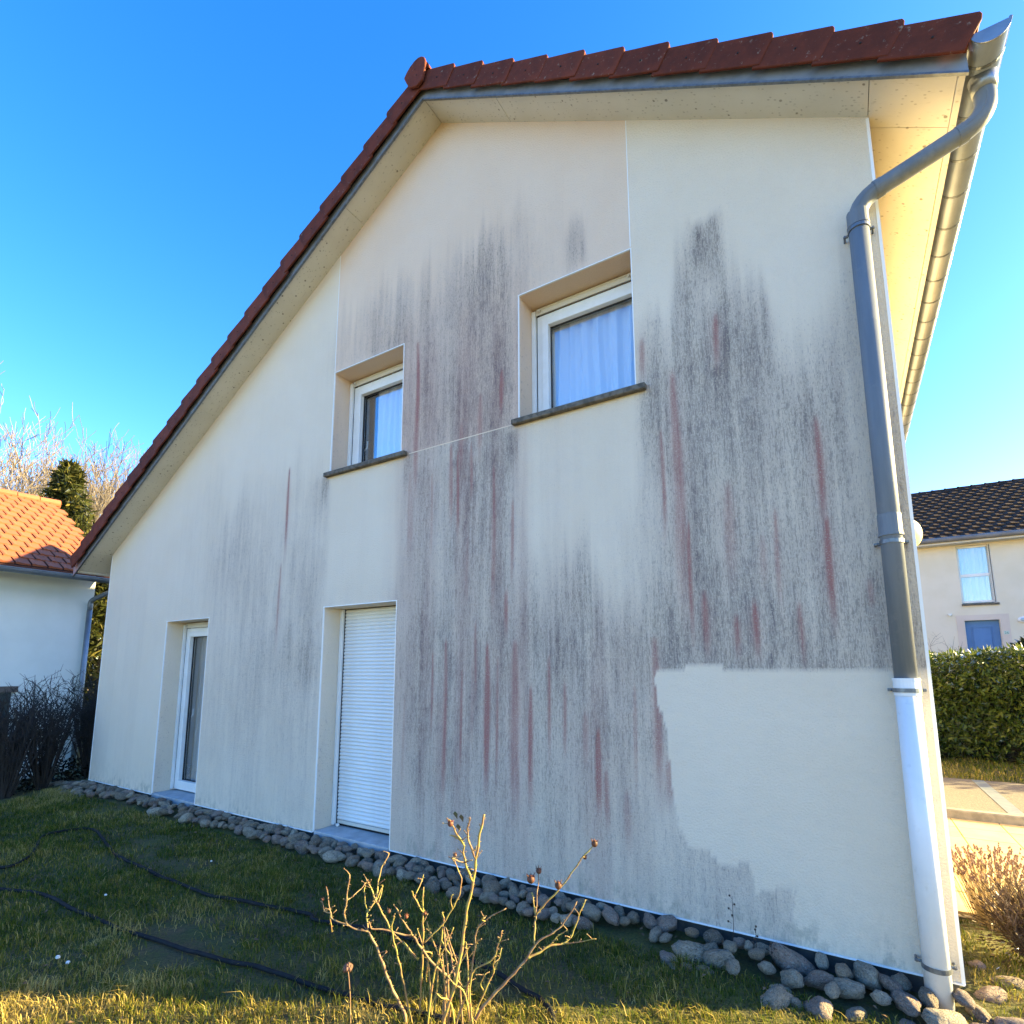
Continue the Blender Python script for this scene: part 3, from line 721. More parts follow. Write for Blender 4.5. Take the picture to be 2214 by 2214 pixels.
# ------------------------------------------------------------------ windows and doors
def frame_boxes(m, x0, x1, z0, z1, w, y0, y1):
    m.box(x0, x0 + w, y0, y1, z0, z1); m.box(x1 - w, x1, y0, y1, z0, z1)
    m.box(x0 + w, x1 - w, y0, y1, z0, z0 + w); m.box(x0 + w, x1 - w, y0, y1, z1 - w, z1)
def window(a, b, z0, zt, name, handle_z, k=1.0):
    b2 = b + .16 * (1 - k)            # the unit runs on behind the right jamb
    m = MB(); frame_boxes(m, a + .047, b2 - .047, z0, zt - .08, .05, RV - .005, RV + .07)
    fr = m.build(name, M_pvc, house, bevel=.003)
    for x0, x1 in ((a + .002, a + .040),) if k < 1 else ((a + .002, a + .040), (b - .040, b - .002)):
        m = MB(); m.box(x0, x1, RV - .035, RV + .04, z0 - .005, zt - .03); m.build('shutter_guide', M_pvc, fr, bevel=.003)
    for x0, x1 in ((a + .040, a + .047),) if k < 1 else ((a + .040, a + .047), (b - .047, b - .040)):
        m = MB(); m.box(x0, x1, RV - .005, RV + .04, z0, zt - .03); m.build('guide_seal', M_rubber, fr)
    m = MB(); frame_boxes(m, a + .099, b2 - .099, z0 + .052, zt - .132, .062, RV - .018, RV + .065)
    sash = m.build('sash', M_pvc, fr, bevel=.004)
    g0, g1, h0, h1 = a + .161, b2 - .161, z0 + .114, zt - .194
    m = MB(); frame_boxes(m, g0, g1, h0, h1, .006, RV + .03, RV + .05); m.build('glazing_seal', M_rubber, fr)
    m = MB(); m.box(g0 + .002, g1 - .002, RV + .052, RV + .056, h0 + .002, h1 - .002); m.build('pane', M_glass, fr)
    m = MB(); m.box(a + .042, b - .042, RV - .03, RV - .016, zt - .078, zt - .035); m.box(a + .042, b - .042, RV - .026, RV + .04, zt - .034, zt - .012)
    m.build('rolled_shutter_edge', M_beige, fr, bevel=.004)
    for x in (a + .09, b - .09):
        m = MB(); m.tube([(x, RV - .055, zt - .05), (x, RV - .02, zt - .05)], .011, 8); m.build('shutter_stop', M_beige, fr)
    if handle_z:
        m = MB(); m.tube([(g0 - .03, RV + .09, handle_z - .06), (g0 + .005, RV + .10, handle_z - .03), (g0 + .01, RV + .10, handle_z + .05)], .008, 8)
        m.build('handle', M_pvc, fr, smooth=True)
    return fr
def curtain(a, b, z0, z1, y, mat, label, folds=13, amp=.022, seed=1):
    rs = np.random.default_rng(seed); n = 260
    x = np.linspace(a, b, n); ph = rs.uniform(0, 6.28, 4)
    u = (x - a) / (b - a)
    w = np.sin(u * folds * 6.283 + ph[0] + 1.4 * np.sin(u * 7 + ph[1])) * amp + np.sin(u * folds * 2.3 * 6.283 + ph[2]) * amp * .3
    rows = 6
    vs = np.concatenate([np.stack([x + .01 * math.sin(k) * np.sin(u * 9), y + w * (.55 + .45 * k / rows), np.full(n, z1 + (z0 - z1) * k / rows)], 1) for k in range(rows + 1)])
    fs = np.array([(k * n + i, (k + 1) * n + i, (k + 1) * n + i + 1, k * n + i + 1) for k in range(rows) for i in range(n - 1)])
    o = link('curtain', mesh_np('curtain', vs, fs, mat, smooth=True))
    return tag(o, label, 'curtain')
for (a, b), nm, hz in ((W1, 'small', 4.05), (W2, 'large', None)):
    window(a, b, WB + .01, WT, 'window', hz, .4 if nm == 'large' else 1.0)
    m = MB()                                                        # sill with drip nose
    m.add([(a - .055, -.052, WB - .055), (b + .085, -.052, WB - .055), (b + .085, RV, WB - .03), (a - .055, RV, WB - .03),
           (a - .055, -.052, WB - .008), (b + .085, -.052, WB - .008), (b + .085, RV, WB + .012), (a - .055, RV, WB + .012)],
          [(0, 3, 2, 1), (4, 5, 6, 7), (0, 1, 5, 4), (1, 2, 6, 5), (2, 3, 7, 6), (3, 0, 4, 7)])
    m.build('window_sill', M_sill, house, bevel=.006)
curtain(W1[0] + .30, W1[1] + .1, WB - .05, WT + .05, .355, M_curtain, 'white voile curtain drawn half across the smaller looking left upstairs window', 6, .03, 3)
curtain(W2[0] - .02, W2[1] + .1, WB - .05, WT + .05, .375, M_curtain, 'white pleated voile curtain filling the right upstairs window', 9, .036, 5)
window(D1[0], D1[1], .03, DH, 'garden_door', 1.0)
curtain(D1[0] + .1, D1[1] + .1, .03, DH, .42, M_curtain_grey, 'grey pleated curtain behind the narrow glazed garden door', 11, .022, 9)
for a, b in (D1, D2):
    m = MB(); m.box(a + .009, b - .009, -.004, RV + .09, -.06, .012); m.build('threshold', M_conc, house, bevel=.004)
# closed roller shutter
m = MB()
m.box(D2[0] + .002, D2[0] + .042, RV - .04, RV + .035, .02, DH - .004)
shutter = m.build('roller_shutter', M_pvc, house, bevel=.003)
m = MB(); m.box(D2[1] - .042, D2[1] - .002, RV - .04, RV + .035, .02, DH - .004); m.build('shutter_guide', M_pvc, shutter, bevel=.003)
m = MB(); m.box(D2[0] + .0425, D2[0] + .049, RV - .012, RV + .03, .02, DH - .004); m.build('guide_seal', M_rubber, shutter)
pitch = .0366
sm = MB(); prof = []
for k in range(9):
    a = math.pi * k / 8
    prof.append((-.0075 * math.sin(a), .0015 + (pitch - .006) * k / 8))
n = len(prof)
for xx in (D2[0] + .05, D2[1] - .043):
    sm.v += [(xx, RV + y, z) for y, z in prof]
sm.v += [(D2[0] + .05, RV + .006, 0), (D2[1] - .043, RV + .006, 0), (D2[0] + .05, RV + .006, pitch), (D2[1] - .043, RV + .006, pitch)]
sm.f = [(k, n + k, n + k + 1, k + 1) for k in range(n - 1)] + [(2 * n, 2 * n + 1, n, 0), (n - 1, 2 * n - 1, 2 * n + 3, 2 * n + 2)]
sm.mi = [0] * len(sm.f)
slat_me = sm.mesh('slat', M_slat, smooth=False)
z = .068
while z < DH - .01:
    link('slat', slat_me, shutter, (random.uniform(-.0008, .0008), random.uniform(-.0006, .0006), z)); z += pitch
m = MB(); m.box(D2[0] + .05, D2[1] - .043, RV - .006, RV + .006, .034, .066); m.build('bottom_bar', M_beige, shutter, bevel=.003)
m = MB(); m.box(D2[0] + .05, D2[1] - .043, RV + .01, RV + .02, .0, DH); m.build('shutter_backing', M_dark, shutter)
m = MB(); m.ball((D2[0] + .105, RV - .045, .031), (.022, .018, .017), 8, 5)
tag(m.build('door_stop', M_pvc, None, smooth=True), 'small white knob lying on the threshold under the roller shutter', 'knob')

# wall lamp on the sunlit side wall
t = NT('lamp_opal'); t.col((0.84, 0.70, 0.34)); t.set(Roughness=.3); M_opal = t.m
lamp = empty('wall_lamp', (XR, 2.16, 2.50), 'round yellowish opal wall lamp sticking out past the house corner', 'lamp')
m = MB(); m.ball((XR + .12, 1.88, 2.695), (.125, .14, .14), 20, 14); m.build('globe', M_opal, lamp, smooth=True)
m = MB(); m.tube([(XR - .01, 1.88, 2.695), (XR + .035, 1.88, 2.695)], .075, 16); m.build('lamp_base', M_pvc, lamp)
lamp.location = (XR, 1.88, 2.695)
for c in lamp.children: c.matrix_parent_inverse = Matrix.Translation(-Vector(lamp.location))

# ------------------------------------------------------------------ ground
def fbm(x, y, s, seed=0):
    return mnoise.fractal(Vector((x * s + seed, y * s - seed, seed * .37)), 1.0, 2.0, 4)
def gz(x, y):
    z = -.105 + .022 * fbm(x, y, .9, 3) + .010 * fbm(x, y, 4.0, 5)
    z += .35 * max(0., min(1., (-2.2 - x - .7 * (y + .7)) / 3.0)) * -1.0          # falls away at the left
    if y > 9: z += .95 * min(1., (y - 9) / 6.0)
    if x > 7.9 and y > .8 and y < 8.5: z = min(z, -.13)
    if abs(x) > 15 or abs(y) > 20: z += .25 * fbm(x, y, .05, 9)
    return z
def grid(name, xs_, ys_, f, mat):
    vs = np.array([(x, y, f(x, y)) for x in xs_ for y in ys_]); ny = len(ys_)
    fs = np.array([(i * ny + j, (i + 1) * ny + j, (i + 1) * ny + j + 1, i * ny + j + 1) for i in range(len(xs_) - 1) for j in range(ny - 1)])
    return link(name, mesh_np(name, vs, fs, mat, smooth=True))
def ground_material():
    t = NT('winter_lawn_soil')
    big = t.noise(.9, 5.0, .6); mid = t.noise(6.0, 6.0, .65); fine = t.noise(60.0, 4.0, .7)
    c = t.mix(t.ramp(mid, .38, .62), (0.070, 0.085, 0.012), (0.11, 0.085, 0.032))
    c = t.mix(t.ramp(big, .45, .65), c, (0.12, 0.115, 0.02))
    c = t.mix(t.ramp(fine, .35, .7, 0, .6), c, (0.018, 0.016, 0.011))
    sp = t.n('SeparateXYZ'); t.put(t.coord(), sp.inputs[0])
    edge = t.math('MULTIPLY_ADD', t.noise(.8, 4.0), 1.6, t.math('MULTIPLY_ADD', sp.outputs[0], .57, t.math('MULTIPLY', sp.outputs[1], -1.0)))
    c = t.mix(t.math('MULTIPLY', t.ramp(edge, 5.05, 5.9), t.ramp(sp.outputs[1], -1.25, -.75, 1.0, 0.0)), c, t.mix(t.ramp(mid, .3, .7), (0.19, 0.155, 0.07), (0.115, 0.105, 0.045)))  # dry straw tone past the house's shadow line, with sunlight painted in
    t.col(c); t.set(Roughness=.95)
    t.put(t.bump(t.noise(38.0, 5.0, .7), .8, .03), t.p.inputs['Normal'])
    return t.m
M_ground = ground_material()
far = [-400, -200, -110, -60, -35, -22, -15]
gx_ = far + list(np.linspace(-11, -4, 15)) + list(np.linspace(-3.6, 9, 127)) + [10, 12, 15, 20, 30, 50, 90, 180, 400]
gy_ = [-400, -180, -90, -45, -22, -14, -9, -7] + list(np.linspace(-5.5, .6, 75)) + [.85, 1.4, 2, 3, 4, 5, 6, 7, 8, 8.6, 9, 10, 11.5, 13, 15, 18, 24, 35, 60, 120, 250, 500]
lawn = grid('lawn', gx_, gy_, gz, M_ground)
tag(lawn, kind='structure', label='short patchy winter lawn around the house')

# cobble border: each stone a piece
def stone_mesh(seed):
    bm = bmesh.new(); bmesh.ops.create_icosphere(bm, subdivisions=3, radius=1.0)
    for v in bm.verts:
        d = 1 + .34 * mnoise.noise(v.co * 1.1 + Vector((seed * 7.1, seed, 0))) + .15 * mnoise.noise(v.co * 2.7 + Vector((seed, 3, seed * 2.)))
        v.co *= d
        v.co.x = math.copysign(abs(v.co.x) ** .93, v.co.x)
    me_ = bpy.data.meshes.new('stone'); bm.to_mesh(me_); bm.free()
    me_.materials.append(M_stones[seed % 4])
    me_.polygons.foreach_set('use_smooth', [True] * len(me_.polygons))
    return me_
def stone_mat(nm, a, b):
    m_ = simple(nm, a, .85, b, 3.4, (.35, .65), bump=(7, .7, .10), rnd=.25)
    sprinkle(m_, (0.40, 0.375, 0.31), 6.5, .54, .62, .75); sprinkle(m_, (0.04, 0.04, 0.03), 8.0, .54, .64, .8)
    return m_
M_stones = [stone_mat('grey_cobble', (0.33, 0.27, 0.185), (0.21, 0.175, 0.12)), stone_mat('brown_cobble', (0.29, 0.215, 0.14), (0.185, 0.145, 0.095)),
            stone_mat('pale_cobble', (0.45, 0.38, 0.27), (0.29, 0.245, 0.175)), stone_mat('pinkish_cobble', (0.33, 0.235, 0.175), (0.21, 0.16, 0.12))]
stone_me = [stone_mesh(i) for i in range(12)]
BX = [-3.4, -2.2, -1.0, 1.7, 4.2, 5.5, 6.5, 7.0, 7.7, 8.6]
BW = [.40, .36, .30, .26, .30, .33, .44, .46, .50, .48]
def band(x): return float(np.interp(x, BX, BW))
border = empty('cobble_border', (2.7, -.2, -.1), 'border of rounded grey and brown cobbles along the foot of the stained wall', 'stone border')
rs = random.Random(5)
placed = []
def try_stone(x, y, r, zoff=0.0):
    for (px, py, pr) in placed:
        if (px - x) ** 2 + (py - y) ** 2 < ((pr + r) * .80) ** 2: return
    placed.append((x, y, r))
    el = rs.uniform(1.0, 1.45)
    s = (r * el, r / el * 1.05, r * rs.uniform(.62, .80))
    z = gz(x, y) + s[2] * rs.uniform(-.30, .22) + zoff
    if -.02 < x - XL and x < XR + .02:
        if y > -.17: z = -.012 - s[2] * rs.uniform(.45, .75)
        elif y > -.32: z = max(z, -.03 - s[2] * .85)
        z = min(z, -.004 - s[2] * .42)
    link('stone', rs.choice(stone_me), border, (x, y, z), (rs.uniform(-.35, .35), rs.uniform(-.35, .35), rs.uniform(0, 6.28)), s)
cand = []
for _ in range(9000):
    x = rs.uniform(-3.1, 8.05); b = band(x)
    y = rs.uniform(-b, -.045)
    cand.append((x, y))
tries = 0
for k, (x, y) in enumerate(cand):
    if len(placed) > 292: break
    big = 1.0 + .25 * max(0., min(1., (x - 5.6) / 1.5))
    if y < -.2 and fbm(x, y, 2.2, 81) > -.02 + (y + .36) * 1.1: continue
    r = rs.choice((.034, .042, .050, .058, .072)) * big if k < 2500 else rs.choice((.024, .029, .036)) * big
    if (PX - x) ** 2 + (PY - y) ** 2 < (r + .05) ** 2: continue
    try_stone(x, y, r)
for x, y, r in ((7.80, .16, .065), (7.90, .34, .06), (8.02, .12, .055), (7.79, .50, .05), (8.12, .26, .06), (7.92, -.02, .05), (8.14, .02, .06)): try_stone(x, y, r)

# grass
def hedge_edge(x, y): return (-2.35 - x) - .62 * (y + .55)      # >0 : bare soil under the shrubs
def blade_field(n, xr, yr, hmin, hmax, wid, seed, mask):
    g = np.random.default_rng(seed)
    x = g.uniform(*xr, n); y = g.uniform(*yr, n)
    k = mask(x, y, g); x, y = x[k], y[k]; n = len(x)
    z = np.array([gz(a, b) for a, b in zip(x, y)]) - .004
    patch = np.array([fbm(a, b, .8, 21) for a, b in zip(x, y)]); patch2 = np.array([fbm(a, b, 3.2, 31) for a, b in zip(x, y)])
    patch3 = np.array([fbm(a, b, 9.0, 71) for a, b in zip(x, y)])
    h = g.uniform(hmin, hmax, n) * (1 + .55 * patch2) * (1 + .25 * patch) * (1 + .6 * patch3)
    h = np.clip(h, .012, None)
    ang = g.uniform(0, 6.283, n); lean = g.uniform(.25, 1.25, n) ** 1.0
    dx, dy = np.cos(ang), np.sin(ang); w = wid * g.uniform(.6, 1.3, n)
    sx, sy = -dy * w / 2, dx * w / 2
    b = np.stack([x, y, z], 1)
    side = np.stack([sx, sy, np.zeros(n)], 1)
    m1 = b + np.stack([dx * h * lean * .33, dy * h * lean * .33, h * .62], 1)
    tp = b + np.stack([dx * h * lean * .95, dy * h * lean * .95, h * np.clip(1.05 - .32 * lean, .35, 1)], 1)
    vs = np.stack([b - side, b + side, m1 - side * .75, m1 + side * .75, tp], 1).reshape(-1, 3)
    o = np.arange(n)[:, None] * 5
    fs = np.concatenate([o + np.array([[0, 1, 3]]), o + np.array([[0, 3, 2]]), o + np.array([[2, 3, 4]])])
    tint = np.clip(.43 + .26 * np.clip((-y - (7.68 - x) * .57) * 3 + .4, 0, 1) * np.clip(1.25 - (x - 4.0) * .45, .15, 1) + .48 * patch + .25 * patch2 - .22 * patch3 + g.normal(0, .24, n), 0, 1)  # strawier blades beyond the house shadow: dry grass plus sunlight put into the tint
    return vs, fs, np.repeat(tint, 5)
def lawn_mask(x, y, g):
    bw = np.minimum(np.interp(x, BX, BW) - .05, .30)
    k = (y < -bw + g.normal(0, .05, len(x)) + .12 * (g.random(len(x)) < .12)) & (hedge_edge(x, y) < g.normal(0, .1, len(x)))
    bare = np.array([fbm(a, b, 1.5, 44) for a, b in zip(x, y)])
    return k & (bare + g.normal(0, .25, len(x)) < .46)
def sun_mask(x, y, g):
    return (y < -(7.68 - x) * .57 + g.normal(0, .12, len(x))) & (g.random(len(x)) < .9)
def grass_material():
    t = NT('grass_blades')
    v = t.attr('tint')
    cr_ = t.n('ValToRGB'); t.put(v, cr_.inputs[0])
    el = cr_.color_ramp.elements
    el[0].position = 0.0; el[0].color = (0.045, 0.066, 0.008, 1)
    el[1].position = 1.0; el[1].color = (0.55, 0.42, 0.14, 1)
    for p_, c_ in ((.30, (0.095, 0.13, 0.014, 1)), (.52, (0.19, 0.185, 0.024, 1)), (.72, (0.28, 0.225, 0.05, 1))):
        q = el.new(p_); q.color = c_
    df = t.n('BsdfDiffuse'); tl = t.n('BsdfTranslucent'); gl = t.n('BsdfGlossy'); gl.inputs['Roughness'].default_value = .45
    t.put(cr_.outputs[0], df.inputs[0]); t.put(cr_.outputs[0], tl.inputs[0]); gl.inputs[0].default_value = (.5, .5, .5, 1)
    mx = t.n('MixShader'); mx.inputs[0].default_value = .38; t.put(df.outputs[0], mx.inputs[1]); t.put(tl.outputs[0], mx.inputs[2])
    m2 = t.n('MixShader'); m2.inputs[0].default_value = .012; t.put(mx.outputs[0], m2.inputs[1]); t.put(gl.outputs[0], m2.inputs[2])
    t.put(m2.outputs[0], t.out.inputs['Surface'])
    return t.m
M_grass = grass_material()
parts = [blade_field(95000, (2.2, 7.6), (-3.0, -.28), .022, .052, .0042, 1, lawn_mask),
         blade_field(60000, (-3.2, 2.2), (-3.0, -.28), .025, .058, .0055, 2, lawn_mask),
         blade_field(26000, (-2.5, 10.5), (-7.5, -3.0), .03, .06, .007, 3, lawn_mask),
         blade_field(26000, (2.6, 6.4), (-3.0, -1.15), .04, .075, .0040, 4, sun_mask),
         blade_field(5000, (7.6, 10.5), (-3.0, -.35), .03, .06, .006, 6, lawn_mask)]
parts.append(blade_field(5200, (7.62, 8.7), (-.45, 1.2), .02, .05, .0045, 23, lambda x, y, g: (x > 7.74) | (y < -.1)))
straw = blade_field(2600, (-2.6, 7.8), (-3.2, -.35), .05, .12, .0040, 17, lawn_mask)
straw[0][:, 2] = straw[0][:, 2] * .35 + np.repeat(straw[0].reshape(-1, 5, 3)[:, 0, 2], 5) * .65 + .022
parts.append((straw[0], straw[1], np.clip(straw[2] * .3 + .72, 0, 1)))
off = 0; VV, FF, TT = [], [], []
for v_, f_, t_ in parts:
    VV.append(v_); FF.append(f_ + off); TT.append(t_); off += len(v_)
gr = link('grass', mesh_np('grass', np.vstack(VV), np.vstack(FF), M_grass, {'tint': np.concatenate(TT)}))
tag(gr, 'short dull green and straw coloured grass blades of the lawn', 'grass', kind='stuff')

# hoses on the lawn
M_hose = simple('black_hose', (0.012, 0.012, 0.013), .8, (0.02, 0.02, 0.02), 14.0, spec=.2)
def catmull(P, n=6):
    P = [Vector(p) for p in P]; out = []
    for i in range(len(P) - 1):
        a, b, c, d = P[max(i - 1, 0)], P[i], P[i + 1], P[min(i + 2, len(P) - 1)]
        for k in range(n):
            t = k / n
            out.append(.5 * ((2 * b) + (c - a) * t + (2 * a - 5 * b + 4 * c - d) * t * t + (3 * b - 3 * c + d - a) * t ** 3))
    return out + [P[-1]]
def hose(pts, label):
    c = catmull([(x, y, 0) for x, y in pts])
    q = [(p.x, p.y, gz(p.x, p.y) + .020 + .008 * fbm(p.x, p.y, 2, 77)) for p in c]
    m = MB(); m.tube(q, .0125, 8)
    return tag(m.build('garden_hose', M_hose, None, smooth=True), label, 'hose', 'black hoses lying on the lawn')
HOSE_A = [p for i, p in enumerate(HOSE_A) if i != 10]
HOSE_A = [(-.3, -2.55), (.9, -2.3)] + HOSE_A[1:]
hose(HOSE_A, 'black hose lying across the lawn in front, nearest the sunlit grass strip')
hose([(-.2, -2.25), (.6, -2.0)] + HOSE_B, 'black hose curving in an S behind the rose bush towards the wall')
# scraps in the grass
M_scrap = simple('white_scrap', (0.7, 0.69, 0.65), .7)
for (x, y, r, lb) in ((3.30, -2.20, .012, 'tiny white scrap on the grass, left one of the pair'), (3.41, -2.19, .011, 'tiny white scrap on the grass, right one of the pair'), (2.54, -1.66, .009, 'tiny white speck lying between the two hoses'), (2.47, -.84, .009, 'tiny white speck on the grass near the cobbles')):
    m = MB(); m.ball((x, y, gz(x, y) + .03), (r * 1.3, r, r * .8), 7, 5); tag(m.build('paper_scrap', M_scrap, None), lb, 'scrap')

# fallen leaves on the lawn and between the cobbles
g9 = np.random.default_rng(99); n9 = 420
lx = g9.uniform(-2.4, 8.5, n9); ly = np.where(g9.random(n9) < .55, -g9.uniform(.03, .5, n9), -g9.uniform(.3, 3.0, n9)); ly = np.where(lx > 7.75, g9.uniform(-.5, 1.1, n9), ly)
lz = np.array([gz(a, b) for a, b in zip(lx, ly)]) + .03
ang = g9.uniform(0, 6.283, n9); Ls = g9.uniform(.014, .034, n9)
LV, LF = [], []
for a, b, c, t_, L_ in zip(lx, ly, lz, ang, Ls):
    d_ = np.array([math.cos(t_), math.sin(t_), g9.uniform(-.3, .5)]); s_ = np.array([-math.sin(t_), math.cos(t_), g9.uniform(-.4, .4)])
    o_ = len(LV); p0 = np.array([a, b, c])
    LV += [p0, p0 + d_ * L_ * .5 + s_ * L_ * .33 + np.array([0, 0, .006]), p0 + d_ * L_, p0 + d_ * L_ * .5 - s_ * L_ * .33 + np.array([0, 0, .004])]
    LF += [(o_, o_ + 1, o_ + 2), (o_, o_ + 2, o_ + 3)]
fl = link('fallen_leaves', mesh_np('fallen_leaves', np.array(LV), np.array(LF), simple('brown_leaf_litter', (0.20, 0.12, 0.06), .8, (0.11, 0.065, 0.035), 9.0)))
tag(fl, 'small brown fallen leaves scattered over lawn and cobbles', 'leaves', kind='stuff')

# ------------------------------------------------------------------ rose bush
RB = Vector((5.54, -1.52, 0)); re_ = Vector((.8513, .5247, 0)).normalized(); rn = Vector((-.5247, .8513, 0)).normalized()
rose = empty('rose_bush', (RB.x, RB.y, -.1), 'leafless thorny rose bush with yellow green stems and dry hips in front', 'rose bush')
def bark(nm, a, b, spec=.3):
    return simple(nm, a, .6, b, 30.0, (.4, .62), spec=spec)
M_stem = bark('rose_stem_green', (0.28, 0.24, 0.06), (0.25, 0.14, 0.065))
M_stem2 = bark('rose_stem_brown', (0.17, 0.095, 0.055), (0.26, 0.19, 0.09))
M_hip = bark('dry_hip', (0.16, 0.055, 0.03), (0.07, 0.035, 0.02))
rs = random.Random(12)
memo = {}
SAMP = []
for si, (pts, r0, r1) in enumerate(ROSE):
    key = pts[0]
    near = min(SAMP, key=lambda q: (q[0] - key[0]) ** 2 + (q[1] - key[1]) ** 2) if SAMP else None
    near2 = min(SAMP, key=lambda q: (q[0] - pts[-1][0]) ** 2 + (q[1] - pts[-1][1]) ** 2) if SAMP else None
    if near and key[1] > -.1 and math.hypot(near[0] - key[0], near[1] - key[1]) < .05:
        d0 = near[2]; pts = [(near[0], near[1])] + pts[1:]
    else: d0 = rs.uniform(-.10, .10)
    d1 = d0 + rs.uniform(-.12, .12)
    if near2 and len(pts) < 5 and math.hypot(near2[0] - pts[-1][0], near2[1] - pts[-1][1]) < .012: d1 = near2[2]
    c = catmull([(u, zz, 0) for u, zz in pts], 4)
    P3, R3 = [], []
    for i, p_ in enumerate(c):
        t_ = i / (len(c) - 1)
        jit = .0022 * math.sin(i * 1.7 + si)
        SAMP.append((p_.x, p_.y, d0 + (d1 - d0) * t_))
        P3.append(RB + re_ * (p_.x + jit) + rn * (d0 + (d1 - d0) * t_) + Vector((0, 0, p_.y)))
        R3.append((r0 + (r1 - r0) * t_) * (1.06 + .14 * math.sin(i * 2.1 + si)))
    m = MB(); m.tube(P3, R3, 7)
    for i in range(1, len(P3) - 1):
        for _ in range(2 if r0 > .004 else 1):
            if rs.random() < .8:
                dv = (re_ * rs.choice((-1, 1)) + rn * rs.uniform(-.6, .6) + Vector((0, 0, rs.uniform(-.4, .5)))).normalized()
                q = P3[i].lerp(P3[i + 1], rs.random())
                m.tube([q + dv * R3[i] * .6, q + dv * (R3[i] + rs.uniform(.005, .010))], [.0022, .0004], 4, False)
    o = m.build('stem', M_stem2 if si in (1, 2, 13, 14, 31, 36) or rs.random() < .2 else M_stem, rose, smooth=True)
for (u, zz, r) in HIPS:
    dep = min(SAMP, key=lambda q: (q[0] - u) ** 2 + (q[1] - zz) ** 2)[2]
    c = RB + re_ * u + rn * dep + Vector((0, 0, zz))
    m = MB(); m.ball(c, (r * .8, r * .8, r * .85), 9, 6)
    for k in range(6):
        a = k * 1.05; dv = Vector((math.cos(a), math.sin(a), .9)).normalized()
        m.tube([c + dv * r * .6, c + dv * r * 1.35 + Vector((0, 0, rs.uniform(-.3, .4) * r))], [r * .16, r * .05], 4)
    m.build('rose_hip', M_hip, rose, smooth=True)
for k in range(11):
    u0 = rs.uniform(-.10, .20); zt = rs.uniform(.10, .42); u1 = u0 + rs.uniform(-.16, .16); dp = rs.uniform(-.16, .16)
    c_ = catmull([RB + re_ * u0 + rn * dp * .4 + Vector((0, 0, -.14)), RB + re_ * (u0 + (u1 - u0) * .3) + rn * dp * .7 + Vector((0, 0, zt * .45)), RB + re_ * (u0 + (u1 - u0) * .75) + rn * dp + Vector((0, 0, zt * .8)), RB + re_ * u1 + rn * dp * 1.1 + Vector((0, 0, zt))], 4)
    m = MB(); R_ = [.0052 - .003 * i / (len(c_) - 1) + .0005 * math.sin(i * 2 + k) for i in range(len(c_))]; m.tube(c_, R_, 6)
    for i in range(2, len(c_)):
        dv = (re_ * rs.choice((-1, 1)) + rn * rs.uniform(-.6, .6) + Vector((0, 0, rs.uniform(-.3, .5)))).normalized()
        m.tube([c_[i] + dv * .002, c_[i] + dv * rs.uniform(.008, .013)], [.002, .0004], 4, False)
    m.build('stem', M_stem2 if k % 3 == 0 else M_stem, rose, smooth=True)
    for i in range(3, len(c_), 3): SAMP.append((u0 + (u1 - u0) * i / len(c_), c_[i].z, dp))
tw_ = MB()
for k in range(120):
    u, zz, dp = rs.choice(SAMP)
    if zz < .12: continue
    q = RB + re_ * u + rn * dp + Vector((0, 0, zz))
    dv = (re_ * rs.choice((-1, 1)) * rs.uniform(.4, 1) + rn * rs.uniform(-.8, .8) + Vector((0, 0, rs.uniform(.2, 1)))).normalized()
    L_ = rs.uniform(.012, .05); e_ = q + dv * L_
    tw_.tube([q, q.lerp(e_, .5) + Vector((rs.uniform(-.003, .003), 0, .002)), e_], [.0024, .0019, .0015], 5)
    tw_.ball(e_, (.0026, .0026, .004), 6, 4)
tag(tw_.build('side_twigs', M_stem2, rose, smooth=True), kind='stuff')
leafm = simple('dead_leaf', (0.06, 0.075, 0.025), .7, (0.10, 0.07, 0.03), 20.0)
for (u, zz) in ((.085, .80), (.07, .86), (-.20, .45), (.10, .845)):
    c = RB + re_ * u + rn * .05 + Vector((0, 0, zz)); m = MB()
    m.add([c, c + Vector((.014, .004, -.012)), c + Vector((.008, .01, -.040)), c + Vector((-.012, 0, -.014))], [(0, 1, 2), (0, 2, 3)])
    m.build('dead_leaf', leafm, rose)
c = [RB + re_ * (u * 1.0) + rn * .0 + Vector((0, 0, zz)) for u, zz in DRY]
ds = empty('dried_flower', (c[0].x, c[0].y, -.1), 'single dried brown flower head on a thin stalk left of the rose bush', 'flower')
m = MB(); m.tube(c, [.003, .003, .0028, .0026, .003], 6); m.build('stalk', M_stem2, ds, smooth=True)
m = MB(); top = c[-1]
for k in range(16):
    a = k * 2.4; rr_ = .018 * math.sqrt((k + 1) / 16)
    dv = Vector((math.cos(a) * rr_, math.sin(a) * rr_, .012 + .02 * (1 - rr_ / .018)))
    m.ball(top + dv, (.009, .009, .013), 6, 4)
m.build('flower_head', bark('dry_petals', (0.15, 0.075, 0.05), (0.07, 0.04, 0.03)), ds, smooth=True)
